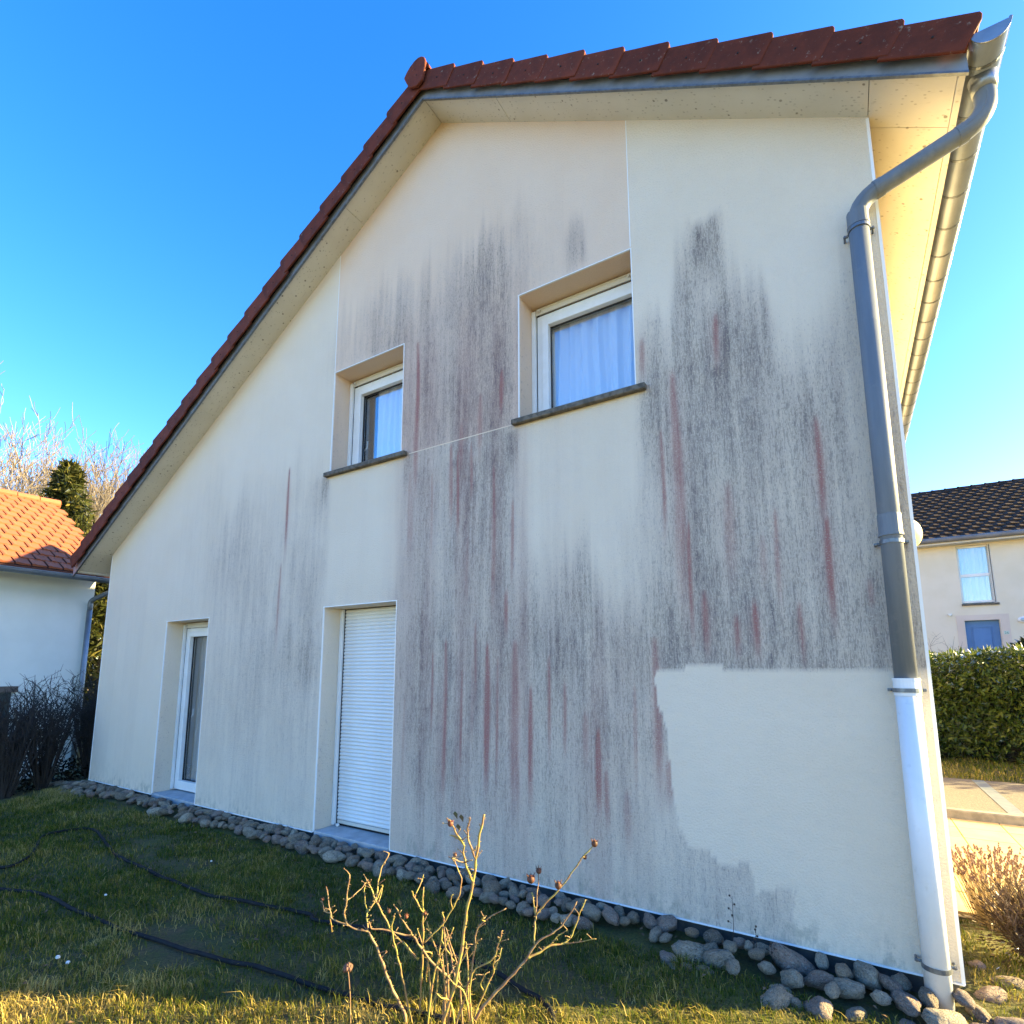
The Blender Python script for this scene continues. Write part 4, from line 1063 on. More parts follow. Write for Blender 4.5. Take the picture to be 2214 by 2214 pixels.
# small dry weeds at the wall foot
M_weed = simple('dry_weed', (0.055, 0.04, 0.03), .8)
for i, (x, y, h_) in enumerate(((6.60, -.12, .34), (6.72, -.13, .20), (6.80, -.14, .14))):
    b_ = Vector((x, y, -.1)); w_ = empty('dry_weed', b_, ('tallest', 'middle', 'shortest')[i] + ' of the three dark dry weed stalks against the wall foot', 'weed', 'dry weeds at the wall foot')
    m = MB(); tip = b_ + Vector((.02, -.01, h_)); m.tube([b_, b_.lerp(tip, .5) + Vector((.008, 0, 0)), tip], [.0022, .0018, .0012], 5)
    for k in range(5):
        q = b_.lerp(tip, .55 + .1 * k); d_ = Vector((rs.uniform(-.02, .02), rs.uniform(-.02, .02), .012)); m.tube([q, q + d_], [.0012, .001], 4); m.ball(q + d_, .0065, 6, 4)
    m.build('stalk', M_weed, w_)
# ------------------------------------------------------------------ right side: paving, kerb, path, plants
M_slabs = simple('sandstone_slab', (0.45, 0.33, 0.16), .8, (0.50, 0.37, 0.19), 5.0, bump=(70, .2, .004), rnd=.07)
M_joint = simple('joint_sand', (0.12, 0.095, 0.065), .95)
m = MB(); m.box(7.70, 11.9, 1.22, 4.225, -.14, -.094)
paving = tag(m.build('paving', M_joint), 'warm sunlit square paving beside the house', kind='structure')
sx0, sy0, sp_ = 8.14, 4.235, .4215
for i in range(-1, 9):
    for j in range(7):
        x0, x1 = max(7.705, sx0 + i * .41), sx0 + (i + 1) * .41
        y1, y0 = sy0 - j * sp_, sy0 - (j + 1) * sp_
        m = MB(); dz = random.uniform(-.002, .002); m.box(x0 + .004, x1 - .004, y0 + .004, y1 - .004 - (.012 if j == 0 else 0), -.12, -.08 + dz)
        m.build('slab', M_slabs, paving, bevel=.003)
M_kerb = simple('kerb_concrete', (0.27, 0.25, 0.20), .9, (0.17, 0.16, 0.13), 9.0, bump=(50, .4, .008), rnd=.08)
kerb = bpy.data.objects.new('kerb', None); COL.objects.link(kerb); tag(kerb, 'low concrete kerb between paving and path', kind='structure')
for i in range(12):
    x = 5.0 + i * 1.0
    if x < 7.0: continue
    m = MB(); m.box(x + .003, x + .997, 4.228, 4.34, -.2, .012); m.build('kerb_stone', M_kerb, kerb, bevel=.012)
M_path = simple('gravelly_asphalt', (0.17, 0.145, 0.115), .9, (0.085, 0.078, 0.066), 55.0, (.35, .65), bump=(80, .6, .01))
m = MB(); m.box(5.0, 30, 4.341, 6.5, -.2, .004); tag(m.build('path', M_path), 'pinkish grey gravelly path behind the kerb', kind='structure')
M_drain = simple('drain_slate', (0.12, 0.145, 0.165), .6, (0.16, 0.18, 0.19), 12.0)
m = MB(); m.box(8.66, 8.80, 4.345, 6.48, .0, .009); tag(m.build('drain_channel', M_drain, bevel=.002), 'narrow blue grey drain channel crossing the path', kind='structure')

def leaf_cloud(centers, ll, lw, seed, updir=.3):
    g = np.random.default_rng(seed); n = len(centers)
    d = g.normal(size=(n, 3)); d[:, 2] += updir; d /= np.linalg.norm(d, axis=1)[:, None]
    s = np.cross(d, g.normal(size=(n, 3))); s /= np.linalg.norm(s, axis=1)[:, None] + 1e-9
    nn = np.cross(d, s)
    L = (ll * g.uniform(.65, 1.25, n))[:, None]; Wd = (lw * g.uniform(.7, 1.2, n))[:, None]
    c = centers
    vs = np.stack([c, c + d * L * .45 + s * Wd * .5 + nn * Wd * .14, c + d * L, c + d * L * .45 - s * Wd * .5 + nn * Wd * .14], 1).reshape(-1, 3)
    o = np.arange(n)[:, None] * 4
    fs = np.concatenate([o + np.array([[0, 1, 2]]), o + np.array([[0, 2, 3]])])
    return vs, fs, np.repeat(g.uniform(0, 1, n), 4)
def leaf_material(name, a, b, c, gloss=.12, rough=.35, transl=.3):
    t = NT(name); v = t.attr('tint')
    r_ = t.n('ValToRGB'); t.put(v, r_.inputs[0]); el = r_.color_ramp.elements
    el[0].color = a + (1,); el[1].color = c + (1,); q = el.new(.55); q.color = b + (1,)
    df = t.n('BsdfDiffuse'); tl = t.n('BsdfTranslucent'); gl = t.n('BsdfGlossy'); gl.inputs['Roughness'].default_value = rough
    gl.inputs[0].default_value = (.9, .9, .9, 1)
    t.put(r_.outputs[0], df.inputs[0]); t.put(r_.outputs[0], tl.inputs[0])
    mx = t.n('MixShader'); mx.inputs[0].default_value = transl; t.put(df.outputs[0], mx.inputs[1]); t.put(tl.outputs[0], mx.inputs[2])
    fr = t.n('LayerWeight'); fr.inputs[0].default_value = .25
    m2 = t.n('MixShader'); t.put(t.math('MULTIPLY', fr.outputs['Fresnel'], gloss * 4, clamp=True), m2.inputs[0]); t.put(mx.outputs[0], m2.inputs[1]); t.put(gl.outputs[0], m2.inputs[2])
    t.put(m2.outputs[0], t.out.inputs['Surface'])
    return t.m
M_laurel = leaf_material('laurel_leaf', (0.028, 0.052, 0.010), (0.060, 0.095, 0.015), (0.135, 0.165, 0.028), .14)
M_darkgreen = leaf_material('dark_evergreen_leaf', (0.010, 0.018, 0.008), (0.022, 0.034, 0.013), (0.05, 0.06, 0.02), .05)
M_conifer = leaf_material('conifer_needles', (0.018, 0.025, 0.009), (0.045, 0.052, 0.014), (0.14, 0.12, 0.03), .03)
M_twig = simple('dark_twig', (0.018, 0.015, 0.012), .9, (0.030, 0.024, 0.019), 12.0)
M_bark = simple('tree_bark', (0.12, 0.10, 0.083), .9, (0.08, 0.067, 0.058), 3.0)
M_bark2 = simple('pale_tree_bark', (0.17, 0.14, 0.115), .9, (0.11, 0.092, 0.078), 3.0)

# laurel hedge behind the path
g = np.random.default_rng(3)
def hedge(x0, x1, y0, y1, z0, z1, n, ll, lw, mat, label, seed, fade=.12, h=None):
    g = np.random.default_rng(seed)
    h = h or empty('hedge', ((x0 + x1) / 2, (y0 + y1) / 2, z0), label, 'hedge')
    c = np.stack([g.uniform(x0, x1, n), y0 + (y1 - y0) * np.abs(g.beta(1, 3.2, n)), z0 + (z1 - z0) * (1 - g.beta(1, 1.35, n))], 1)
    bump_ = np.array([fbm(a, b, .9, 51) for a, b in zip(c[:, 0], c[:, 2] * 2)])
    c[:, 1] += bump_ * .22; c[:, 2] += np.array([fbm(a, 0, 1.6, 61) for a in c[:, 0]]) * fade * (c[:, 2] - z0) / (z1 - z0)
    vs, fs, tn = leaf_cloud(c, ll, lw, seed, .35)
    link('foliage', mesh_np('foliage', vs, fs, mat, {'tint': tn}), h)
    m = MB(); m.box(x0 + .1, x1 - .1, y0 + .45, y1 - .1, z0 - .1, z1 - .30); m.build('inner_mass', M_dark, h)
    for k in range(int((x1 - x0) / .8)):
        x = x0 + .4 + k * .8; m = MB(); m.tube([(x, y0 + .4, z0 - .3), (x + .05, y0 + .38, z0 + .6)], [.035, .02], 6); m.build('trunk', M_twig, h)
    return h
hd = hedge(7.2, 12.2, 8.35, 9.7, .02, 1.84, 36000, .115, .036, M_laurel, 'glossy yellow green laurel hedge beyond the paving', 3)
hedge(12.3, 24.0, 8.35, 9.7, .02, 1.84, 9000, .17, .06, M_laurel, None, 4, h=hd)  # unseen continuation of the hedge, added to cast shade on the path
# verge under the hedge gets a bit of grass and litter
vs, fs, tn = blade_field(9000, (7.3, 12.5), (6.5, 8.6), .04, .09, .010, 8, lambda x, y, g: g.random(len(x)) < .8)
vs[:, 2] += .13
m = MB(); m.box(5.0, 30, 6.501, 8.9, -.2, .0); tag(m.build('hedge_verge', M_ground), 'strip of dull grass under the laurel hedge', kind='structure')
vg = link('verge_grass', mesh_np('verge_grass', vs, fs, M_grass, {'tint': tn}))
vg.location.z = .0
tag(vg, 'thin dull grass at the foot of the laurel hedge', 'grass', kind='stuff')

# lavender
def lavender(x, y, n, r, h, label, seed):
    g = random.Random(seed); b = Vector((x, y, -.12))
    L = empty('lavender', b, label, 'lavender')
    m = MB(); m2 = MB()
    for k in range(n):
        a = g.uniform(0, 6.283); q = r * math.sqrt(g.random()) * g.uniform(.7, 1.35); s = b + Vector((math.cos(a) * q * .35, math.sin(a) * q * .35, 0))
        hh = h * g.uniform(.7, 1.05); tip = b + Vector((math.cos(a) * q, math.sin(a) * q, hh))
        mid = s.lerp(tip, .55) + Vector((0, 0, hh * .08))
        m.tube([s, mid, tip], [.0014, .0011, .0009], 4, False)
        for t_ in (1.0, .955, .91, .85):
            if g.random() < .8: m2.ball(mid.lerp(tip, t_) + Vector((g.uniform(-.004, .004), g.uniform(-.004, .004), 0)), (.006, .006, .008), 5, 4)
    m.build('stalks', simple('lavender_stalk', (0.40, 0.29, 0.13), .8), L); m2.build('seed_heads', simple('lavender_head', (0.20, 0.12, 0.085), .85), L)
    return L
lavender(7.99, 1.22, 260, .24, .46, 'dry golden lavender stalks glowing in the sun by the house corner', 2)
sh = empty('low_shrub', (8.10, .72, -.12), 'dark brown leafless low shrub at the right edge by the paving', 'shrub')
m = MB(); g_ = random.Random(4)
def twigs(m, base, n, r, h, rad, g_, flat=1.0, forks=3):
    for k in range(n):
        a = g_.uniform(0, 6.283); q = r * math.sqrt(g_.random())
        tip = base + Vector((math.cos(a) * q, math.sin(a) * q * flat, h * g_.uniform(.55, 1.0)))
        s = base + Vector((math.cos(a) * q * .15, math.sin(a) * q * .15, 0))
        bow = Vector((g_.uniform(-.08, .08), g_.uniform(-.08, .08), .05)) * h
        P_ = [s, s.lerp(tip, .35) + bow * .7, s.lerp(tip, .7) + bow, tip]
        m.tube(P_, [rad, rad * .75, rad * .5, rad * .25], 5, False)
        for f in range(forks):
            t_ = g_.uniform(.3, .9); o_ = s.lerp(tip, t_) + bow * t_
            e_ = o_ + Vector((g_.uniform(-.25, .25), g_.uniform(-.25, .25), g_.uniform(.05, .30))) * h * .55
            mid = o_.lerp(e_, .5) + Vector((g_.uniform(-.03, .03), g_.uniform(-.03, .03), .02)) * h
            m.tube([o_, mid, e_], [rad * .5, rad * .36, rad * .2], 4, False)
            for f2 in range(2):
                o2 = o_.lerp(e_, g_.uniform(.3, .9)); e2 = o2 + Vector((g_.uniform(-.2, .2), g_.uniform(-.2, .2), g_.uniform(0, .22))) * h * .4
                m.tube([o2, e2], [rad * .3, rad * .14], 3, False)
twigs(m, Vector((8.10, .72, -.12)), 120, .26, .46, .006, g_, forks=4); m.build('twigs', simple('shrub_twig', (0.085, 0.055, 0.038), .85), sh)
cc = np.random.default_rng(5).normal(size=(2600, 3)) * np.array([.11, .13, .10]) + np.array([8.10, .72, .08])
vs, fs, tn = leaf_cloud(cc, .035, .010, 5, .6)
link('leaves', mesh_np('leaves', vs, fs, leaf_material('brown_leaf', (0.05, 0.035, 0.022), (0.09, 0.06, 0.035), (0.14, 0.11, 0.05), .03), {'tint': tn}), sh)

# ------------------------------------------------------------------ neighbour across the path (right)
YN = 18.0
nb = empty('neighbour_house', (13, YN + 4, .8), 'two storey cream house with brown roof and blue door behind the hedge', 'house')
M_nwall = simple('neighbour_render', (0.70, 0.62, 0.47), .92, (0.74, 0.66, 0.52), 1.2, bump=(60, .3, .006))
M_nsurr = simple('door_surround', (0.62, 0.515, 0.43), .92, (0.66, 0.56, 0.47), 2.0)
wx0, wx1, wz0, wz1 = 10.49, 11.31, 3.56, 5.40
dx0, dx1, dz1 = 10.475, 11.32, 3.04
m = MB()
xsn, zsn = [4, dx0, dx1, 26], None
m.box(4, wx0, YN, YN + .3, .2, 5.62); m.box(wx1 + .01, 26, YN, YN + .3, .2, 5.62)
m.box(wx0 + .0005, wx1 + .0095, YN, YN + .3, dz1, wz0); m.box(wx0 + .0005, wx1 + .0095, YN, YN + .3, wz1, 5.62)
m.box(4, 4.3, YN + .3, YN + 8.8, .2, 5.6); m.box(25.7, 26, YN + .3, YN + 8.8, .2, 5.6); m.box(4, 26, YN + 8.8, YN + 9.1, .2, 5.6)
m.build('wall', M_nwall, nb)
m = MB(); m.box(10.29, dx0, YN - .012, YN, .5, 3.21); m.box(dx1 + .01, 11.54, YN - .012, YN, .5, 3.21); m.box(dx0, dx1 + .01, YN - .012, YN, dz1, 3.21); m.build('door_surround', M_nsurr, nb)
M_blue = simple('blue_door_paint', (0.075, 0.19, 0.42), .45, (0.065, 0.17, 0.38), 3.0)
m = MB(); m.box(dx0, dx1, YN + .14, YN + .19, .9, dz1 - .002); door = m.build('door', M_blue, nb)
for z0, z1 in ((2.0, 2.84), (1.1, 1.9)):
    m = MB(); frame_boxes(m, dx0 + .17, dx1 - .17, z0, z1, .022, YN + .122, YN + .14); m.box(dx0 + .21, dx1 - .21, YN + .128, YN + .14, z0 + .045, z1 - .045); m.build('door_panel', M_blue, door, bevel=.003)
m = MB(); m.box(dx0, dx1, YN + .02, YN + .3, .3, .9); m.build('door_step', M_conc, nb)
m = MB(); frame_boxes(m, wx0, wx1, wz0 + .04, wz1, .06, YN + .12, YN + .18); m.box(wx0 + .06, wx1 - .06, YN + .12, YN + .18, 4.42, 4.51)
wf = m.build('window', M_pvc, nb)
M_ncurt = cloth('pale_curtain', (0.62, 0.74, 0.78))
for z0, z1 in ((wz0 + .10, 4.42), (4.51, wz1 - .06)):
    m = MB(); m.box(wx0 + .06, wx1 - .06, YN + .145, YN + .150, z0, z1); m.build('pane', M_glass, wf)
m = MB(); frame_boxes(m, wx1 - .055, wx1 + .008, wz0, wz1, .02, YN + .0, YN + .115); m.build('shutter_guide', M_beige, wf)
m = MB(); m.box(wx0 - .02, wx1 + .05, YN - .06, YN + .12, wz0 - .06, wz0); m.build('window_sill', M_sill, wf)
o = curtain(wx0 - .02, wx1 + .02, wz0, wz1, YN + .26, M_ncurt, 'pale curtain behind the window above the blue door', 7, .02, 15)
m = MB(); m.box(wx0 - .1, wx1 + .1, YN + .33, YN + .36, wz0 - .1, wz1 + .1); m.build('dark_room', M_dark, nb)
# gutter, fascia, roof
m = MB(); m.box(3.6, 26.4, YN - .42, YN, 5.44, 5.50); m.build('eaves_board', simple('white_eaves', (0.62, 0.58, 0.50), .7), nb)
m = MB(); m.tube([(3.6, YN - .47, 5.575), (26.4, YN - .47, 5.575)], .082, 12); m.build('gutter', simple('dull_gutter', (0.15, 0.145, 0.14), .6, (0.2, 0.19, 0.18), 3.0), nb, smooth=True)
YR_, ZR_ = 22.4, 8.42; kx = (ZR_ - 5.60) / (YR_ - (YN - .45))
M_brown = simple('brown_roof_tile', (0.040, 0.026, 0.018), .9, (0.060, 0.040, 0.028), 2.2, (.3, .7), bump=(30, .3), spec=.1)
m = MB()
m.add([(3.5, YN - .45, 5.57), (26.5, YN - .45, 5.57), (26.5, YR_, ZR_ - .03), (3.5, YR_, ZR_ - .03), (3.5, YN + 9.3, 5.57), (26.5, YN + 9.3, 5.57)], [(0, 1, 2, 3), (3, 2, 5, 4), (0, 3, 4), (1, 5, 2)])
m.build('roof_deck', M_brown, nb)
m = MB(); rows, pw_ = 17, .30
ln = math.hypot(YR_ - YN + .45, ZR_ - 5.60)
dy, dz_ = (YR_ - YN + .45) / ln, (ZR_ - 5.60) / ln
rt = random.Random(8)
for r_ in range(rows):
    s0 = r_ * ln / rows; s1 = s0 + ln / rows + .05
    for c_ in range(46):
        x0 = 7.6 + c_ * pw_ + (.15 if r_ % 2 else 0)
        j = rt.uniform(-.006, .006)
        P0 = lambda s, h: (YN - .45 + dy * s - dz_ * h, 5.60 + dz_ * s + dy * h)
        a0, a1 = P0(s0, .05 + j), P0(s1, .012)
        # rolled tile: three facets across
        vs = []
        for (y_, z_) in (a0, a1):
            vs += [(x0 + .006, y_, z_), (x0 + .10, y_ - .013, z_ + .019), (x0 + .19, y_ - .007, z_ + .009), (x0 + .294, y_, z_)]
        b0 = P0(s0, .015)
        vs += [(x0 + .006, b0[0], b0[1]), (x0 + .294, b0[0], b0[1])]
        m.add(vs, [(0, 1, 5, 4), (1, 2, 6, 5), (2, 3, 7, 6), (8, 9, 3, 2, 1, 0)])
tag(m.build('roof_tiles', M_brown, nb), kind='stuff')
for c_ in range(30):
    x = 7.4 + c_ * .40; m = MB()
    m.tube([(x, YR_, ZR_ - .03), (x + .385, YR_, ZR_ - .03)], [.115, .10], 8); m.tube([(x, YR_, ZR_ - .03), (x + .05, YR_, ZR_ - .03)], .128, 8)
    m.build('ridge_tile', M_brown, nb)
# house number plate, lamp, sensor on that wall
m = MB(); m.box(11.375, 11.50, YN - .018, YN - .012, 2.585, 2.69)
pl_ = m.build('number_plate', simple('enamel_plate', (0.50, 0.58, 0.52), .4), nb)
fc = bpy.data.curves.new('digits', 'FONT'); fc.body = '26'; fc.size = .10; fc.extrude = .001; fc.align_x = 'CENTER'
fo = bpy.data.objects.new('tmp_digits', fc); COL.objects.link(fo)
bpy.context.view_layer.update()
fm = bpy.data.meshes.new_from_object(fo.evaluated_get(bpy.context.evaluated_depsgraph_get())); bpy.data.objects.remove(fo)
fm.materials.clear(); fm.materials.append(simple('plate_green', (0.07, 0.20, 0.15), .5))
link('digits', fm, pl_, (11.4375, YN - .0195, 2.60), (math.pi / 2, 0, 0))
m = MB(); m.ball((11.87, YN - .03, 3.01), (.155, .06, .095), 20, 10); ol = m.build('bulkhead_lamp', M_pvc, nb, smooth=True)
m = MB(); m.ball((11.88, YN - .062, 3.01), (.115, .05, .062), 18, 10); m.build('lamp_glass', simple('lamp_glass', (0.40, 0.50, 0.56), .15), ol, smooth=True)
m = MB(); m.box(10.10, 10.19, YN - .08, YN, 3.23, 3.27); m.ball((10.145, YN - .05, 3.22), .03, 8, 6); m.build('sensor', M_pvc, nb)
# dark bush and bare twigs in front of that house
def bush(c, r, n, ll, lw, mat, label, seed, cat='bush'):
    g = np.random.default_rng(seed); b = empty('evergreen_bush', (c[0], c[1], c[2] - r[2]), label, cat)
    d = g.normal(size=(n, 3)); d /= np.linalg.norm(d, axis=1)[:, None]; q = g.uniform(.55, 1.0, n) ** .6
    p_ = d * q[:, None] * np.array(r); nz_ = np.array([mnoise.noise(Vector(v * 2.4)) for v in d]); p_ *= (1 + .35 * nz_)[:, None]
    vs, fs, tn = leaf_cloud(p_ + np.array(c), ll, lw, seed, .4)
    link('foliage', mesh_np('foliage', vs, fs, mat, {'tint': tn}), b)
    m = MB(); m.tube([(c[0], c[1], c[2] - r[2] - .3), (c[0], c[1], c[2])], [.06, .03], 6); m.build('trunk', M_twig, b)
    return b
bush((11.25, 13.0, 1.72), (.72, .6, .62), 2600, .13, .05, M_darkgreen, 'dark evergreen bush poking above the laurel hedge before the blue door', 31)
tw = empty('bare_shrub', (9.35, 13.5, .6), 'pale bare twiggy shrub over the hedge left of the blue door', 'shrub')
m = MB(); twigs(m, Vector((9.35, 13.5, .6)), 26, .55, 1.85, .008, random.Random(3), forks=3); m.build('twigs', simple('pale_twig', (0.20, 0.165, 0.13), .85), tw)

# ------------------------------------------------------------------ neighbour on the left
XN = -6.0
ln_ = empty('tile_roof_house', (-9, -3, -.6), 'low pale house with bright orange tiled roof at the left edge', 'house')
M_lwall = simple('pale_mint_render', (0.63, 0.66, 0.58), .92, (0.67, 0.70, 0.62), 1.5, bump=(60, .25, .006))
m = MB(); m.box(XN - .25, XN, -8, 1.24, -.8, 3.52); m.box(-12.2, XN - .25, .99, 1.24, -.8, 3.5); m.box(-12.2, -11.95, -8, .99, -.8, 3.5)
m.add([(XN - .02, 1.24, 3.45), (-12.1, 1.24, 3.45), (-9.1, 1.24, 5.4)], [(0, 1, 2)])
m.build('wall', M_lwall, ln_)
kx2 = .596
xe, ze = -5.52, 3.50
xr_, zr_ = -9.1, 3.50 + kx2 * (9.1 - 5.52)
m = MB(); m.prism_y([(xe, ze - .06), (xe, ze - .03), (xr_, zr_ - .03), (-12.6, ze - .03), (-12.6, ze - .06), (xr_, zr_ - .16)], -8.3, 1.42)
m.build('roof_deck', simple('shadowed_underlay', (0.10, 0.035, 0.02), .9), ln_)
M_orange = simple('orange_clay_tile', (0.29, 0.085, 0.032), .8, (0.23, 0.068, 0.027), 3.0, (.3, .7), bump=(40, .25), rnd=.11)
ct, st = math.cos(math.atan(kx2)), math.sin(math.atan(kx2))
tw_, tl_ = .24, .29
m = MB()
# local: u up-slope (towards -x), v = y ; side roll makes the dark stroke
h = .03
sec = [(0.0, .026), (.025, .037), (.05, .037), (.07, .024), (.218, .020)]
vs = []
for u, hh in ((-.02, 1.0), (tl_ + .02, .55)):
    for (v, z_) in sec:
        zz = z_ * hh if u > 0 else z_ + .012
        vs.append((-(u * ct) + zz * st, v, u * st + zz * ct))
ns = len(sec)
fs = [(k, k + 1, ns + k + 1, ns + k) for k in range(ns - 1)]
vs += [(.02 * ct, v, -.02 * st) for v, z_ in sec]
fs += [(2 * ns + k, 2 * ns + k + 1, k + 1, k) for k in range(ns - 1)]
m.add(vs, fs); tile_me = m.mesh('roof_tile', M_orange)
rows = int((9.1 - 5.52) / ct / tl_) + 1
for r_ in range(rows):
    for c_ in range(20):
        y = 1.47 - (c_ + 1) * tw_ + (tw_ / 2 if r_ % 2 else 0)
        if y > 1.47 - .21: continue
        s_ = r_ * tl_
        link('roof_tile', tile_me, ln_, (xe - s_ * ct, y + random.uniform(-.003, .003), ze + s_ * st + random.uniform(-.003, .003)))
M_zinc2 = simple('blue_grey_gutter', (0.17, 0.20, 0.22), .45, (0.24, 0.27, 0.29), 3.0, metal=.5)
for k in range(20):
    y = 1.45 - k * .42; m = MB(); m.tube([(xr_, y, zr_ + .0), (xr_, y - .40, zr_ + .0)], [.12, .105], 8); m.build('ridge_tile', M_orange, ln_)
m = MB(); yy = -8.2; gxx, gzz = xe + .05, 3.405
m2_ = MB(); nseg = 12
o_ = [(gxx + .085 * math.cos(math.pi * k / nseg), gzz - .085 * math.sin(math.pi * k / nseg)) for k in range(nseg + 1)]
m.add([(x, -8.3, z) for x, z in o_] + [(x, 1.5, z) for x, z in o_], [(k, k + 1, nseg + 2 + k, nseg + 1 + k) for k in range(nseg)])
m.tube([(gxx + .085, -8.3, gzz), (gxx + .085, 1.5, gzz)], .01, 6)
m.prism_y([(x, z) for x, z in reversed(o_)], 1.495, 1.50)
m.build('gutter', M_zinc2, ln_, smooth=True)
m = MB(); m.tube(fillet([(gxx, 1.36, gzz - .07), (gxx, 1.36, gzz - .22), (XN + .07, 1.16, gzz - .42), (XN + .07, 1.16, gzz - .65)], .08), .045, 10)
m.tube([(XN + .07, 1.16, gzz - .62), (XN + .07, 1.16, -.6)], .047, 10); m.build('downpipe', M_zinc2, ln_, smooth=True)
m = MB(); m.box(XN, XN + .03, -1.6, .10, -.3, 1.16); m.build('cellar_window', simple('dark_green_window', (0.03, 0.04, 0.035), .3), ln_)
m = MB(); m.box(XN, XN + .06, -1.7, .18, 1.16, 1.27); m.build('window_lintel', simple('brown_lintel', (0.11, 0.085, 0.065), .85), ln_)
# low red brick wall in the gap
m = MB(); brk = simple('faded_red_brick', (0.33, 0.14, 0.10), .9, (0.26, 0.12, 0.09), 6.0, bump=(40, .4), rnd=.15)
bw = empty('low_brick_wall', (-6.8, 4.0, -.5), 'faded red brick garden wall glimpsed in the gap left of the house', 'wall')
bmesh_ = MB().box(-.105, .105, -.05, .05, -.032, .032).mesh('brick', brk, bevel=.004)
for r_ in range(20):
    for c_ in range(10):
        link('brick', bmesh_, bw, (-8.2 + c_ * .22 + (.11 if r_ % 2 else 0), 4.0 + random.uniform(-.004, .004), -.5 + r_ * .073))
m = MB(); m.box(-8.3, -6.0, 3.965, 4.035, -.6, .93); m.build('mortar', M_joint, bw)

# bare dark shrubs at the lawn's left end
spots = [(-3.05, .35, 1.45), (-3.35, -.15, 1.55), (-2.75, -.35, 1.25), (-3.0, -.75, 1.35), (-2.45, -.85, 1.15), (-3.7, .55, 1.6), (-2.65, -1.35, 1.1), (-3.9, -.5, 1.3)]
names = ['nearest the house wall corner', 'second from the house corner', 'low one at the cobble end', 'tall one before the mint wall', 'low one at the lawn edge', 'behind the row near the downpipe', 'at the far left of the frame', 'rear one against the mint wall']
for i, (x, y, h_) in enumerate(spots):
    s_ = empty('bare_shrub', (x, y, gz(x, y)), 'dark leafless shrub by the lawn, ' + names[i], 'shrub', 'bare shrubs at the left end of the lawn')
    m = MB(); twigs(m, Vector((x, y, gz(x, y))), 36, .42, h_ + .18, .011, random.Random(40 + i), forks=6); m.build('twigs', M_twig, s_)
cc = np.random.default_rng(8).uniform(size=(5200, 3)) * np.array([1.7, 2.6, .62]) + np.array([-4.4, -1.6, -.5])
cc = cc[(hedge_edge(cc[:, 0], cc[:, 1]) > .05)]
vs, fs, tn = leaf_cloud(cc, .07, .03, 18, .2)
tag(link('leaf_litter', mesh_np('leaf_litter', vs, fs, leaf_material('ivy_litter', (0.010, 0.012, 0.008), (0.018, 0.016, 0.010), (0.035, 0.026, 0.015), .02), {'tint': tn})), 'dark ivy and dead leaves under the bare shrubs', 'ground cover', kind='stuff')

# evergreens and bare trees beyond
def conifer(x, y, z0, h_, r, n, label, seed, name='conifer'):
    g = np.random.default_rng(seed); t_ = empty(name, (x, y, z0), label, 'tree')
    q = g.uniform(0, 1, n) ** .8; a = g.uniform(0, 6.283, n)
    lay = .7 + .6 * np.sin(q * 38 + 3 * np.sin(a * 2)) * .5 + .25 * np.sin(a * 3 + q * 9)
    rad = r * (1 - q) ** .75 * lay * g.uniform(.45, 1.05, n) ** .5 + .08
    c = np.stack([x + rad * np.cos(a), y + rad * np.sin(a), z0 + .06 * h_ + q * h_ * .94 - .12 * rad], 1)
    vs, fs, tn = leaf_cloud(c, .30, .07, seed, -.1)
    tn = np.clip(tn * .6 + .4 * np.repeat(g.random(n) < .3, 4), 0, 1)
    link('crown', mesh_np('crown', vs, fs, M_conifer, {'tint': tn}), t_)
    m = MB(); m.tube([(x, y, z0 - .3), (x, y, z0 + h_ * .95)], [.16, .02], 8); m.build('trunk', M_bark, t_)
    return t_
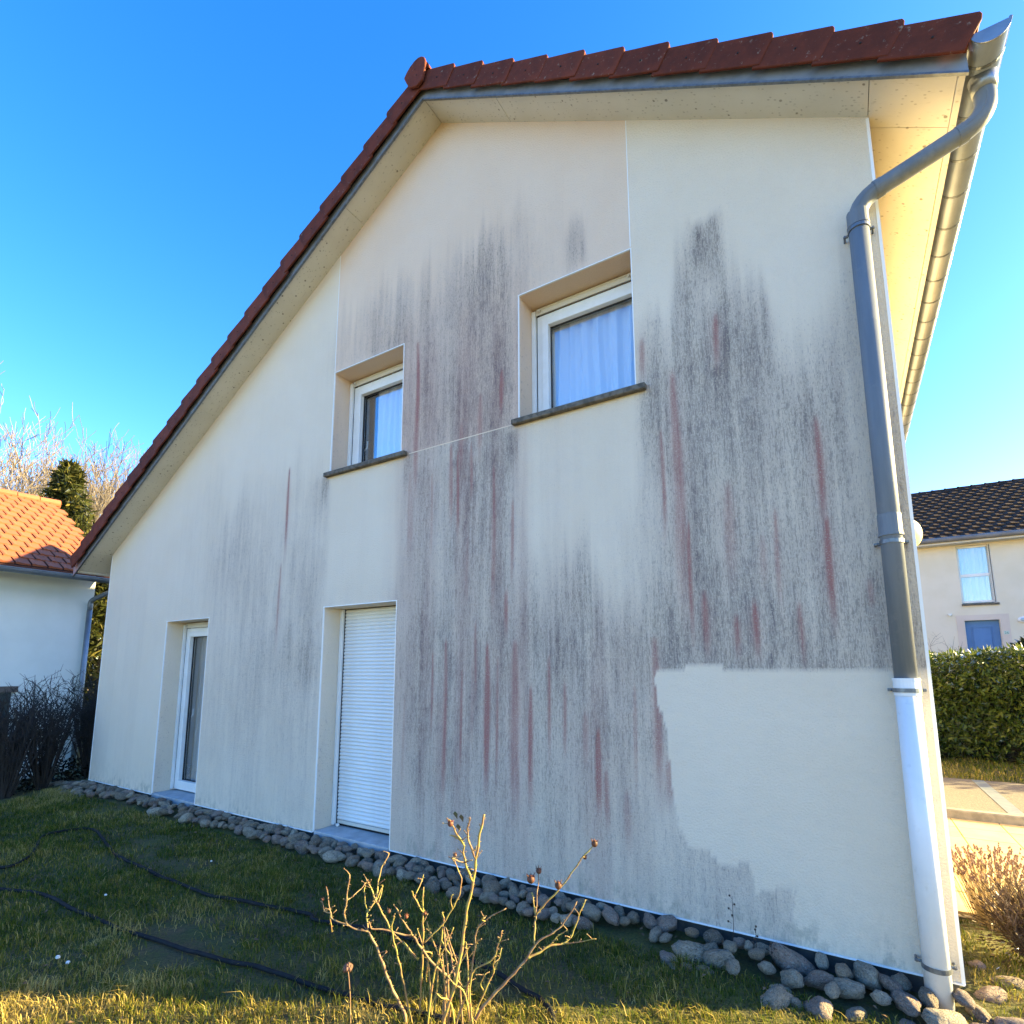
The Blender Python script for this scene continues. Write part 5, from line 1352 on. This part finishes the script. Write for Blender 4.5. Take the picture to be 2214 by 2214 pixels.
def bare_tree(x, y, z0, h_, label, seed, mat, spread=.5, levels=4, kids=(5, 5, 4, 3)):
    g = random.Random(seed); t_ = empty('bare_tree', (x, y, z0), label, 'tree', 'bare winter trees behind the left house')
    mt, mc = MB(), MB()
    def grow(p_, d, L, r, lev):
        n_ = 4; P_, R_ = [p_.copy()], [r]; d = d.copy(); q = p_.copy()
        for k in range(n_):
            d = (d + Vector((g.uniform(-.17, .17), g.uniform(-.17, .17), g.uniform(-.02, .14)))).normalized()
            q = q + d * L / n_; P_.append(q.copy()); R_.append(max(.0095, r * (1 - .72 * (k + 1) / n_)))
        (mt if lev == 0 else mc).tube(P_, R_, 7 if lev == 0 else (4 if lev < 2 else 3), False)
        if lev >= levels - 1: return
        for k in range(kids[lev]):
            t0 = g.uniform(.28 if lev else .25, 1.0); idx = min(n_ - 1, int(t0 * n_)); o2 = P_[idx].lerp(P_[idx + 1], t0 * n_ - idx)
            a = g.uniform(0, 6.283); dv = (d * .75 + Vector((math.cos(a), math.sin(a), g.uniform(.05, .5))) * spread * 1.35).normalized()
            grow(o2, dv, L * g.uniform(.42, .66), max(.013, R_[idx] * .62), lev + 1)
    grow(Vector((x, y, z0)), Vector((g.uniform(-.05, .05), g.uniform(-.05, .05), 1)), h_ * .62, h_ * .014, 0)
    mt.build('trunk', mat, t_, smooth=True); mc.build('crown', mat, t_)
    return t_
conifer(-14.7, 3.4, -.5, 9.0, 2.5, 9000, 'dark green conifer rising behind the orange roof', 61)
hg = conifer(-9.6, 2.9, -.5, 4.9, 1.7, 5200, 'dark evergreen filling the gap between the mint wall and the house', 62, 'evergreen_tree')
tspots = [(-26.7, 3.1, 14.6, 'pale bare tree at the left edge of the sky', M_bark2), (-26.7, 4.5, 14.2, 'pale bare tree second from the left edge', M_bark2), (-22.7, 4.6, 12.0, 'bare tree left of the conifer', M_bark2),
          (-26.7, 6.4, 13.9, 'bare tree rising straight behind the conifer top', M_bark), (-22.7, 6.1, 11.6, 'bare tree just right of the conifer', M_bark), (-24.7, 7.5, 13.4, 'bare tree with wide arching twigs right of the conifer', M_bark),
          (-28.7, 9.7, 14.2, 'bare tree nearest the red roof edge, left one of two', M_bark), (-28.7, 10.9, 13.4, 'bare tree nearest the red roof edge, right one of two', M_bark), (-25.5, 5.3, 12.6, 'thin bare tree between the conifer and its left neighbour', M_bark2), (-21.5, 2.6, 12.4, 'stout pale bare tree above the orange ridge at the frame edge', M_bark2), (-24.0, 8.9, 12.6, 'slim bare tree in the middle of the right hand clump', M_bark), (-23.5, 3.9, 12.8, 'many stemmed pale bare tree over the orange ridge', M_bark2)]
for i, (x, y, h_, lb, mt_) in enumerate(tspots):
    bare_tree(x, y, -.3, h_ * .94, lb, 200 + i, mt_, .40, 5, (11, 6, 4, 3))
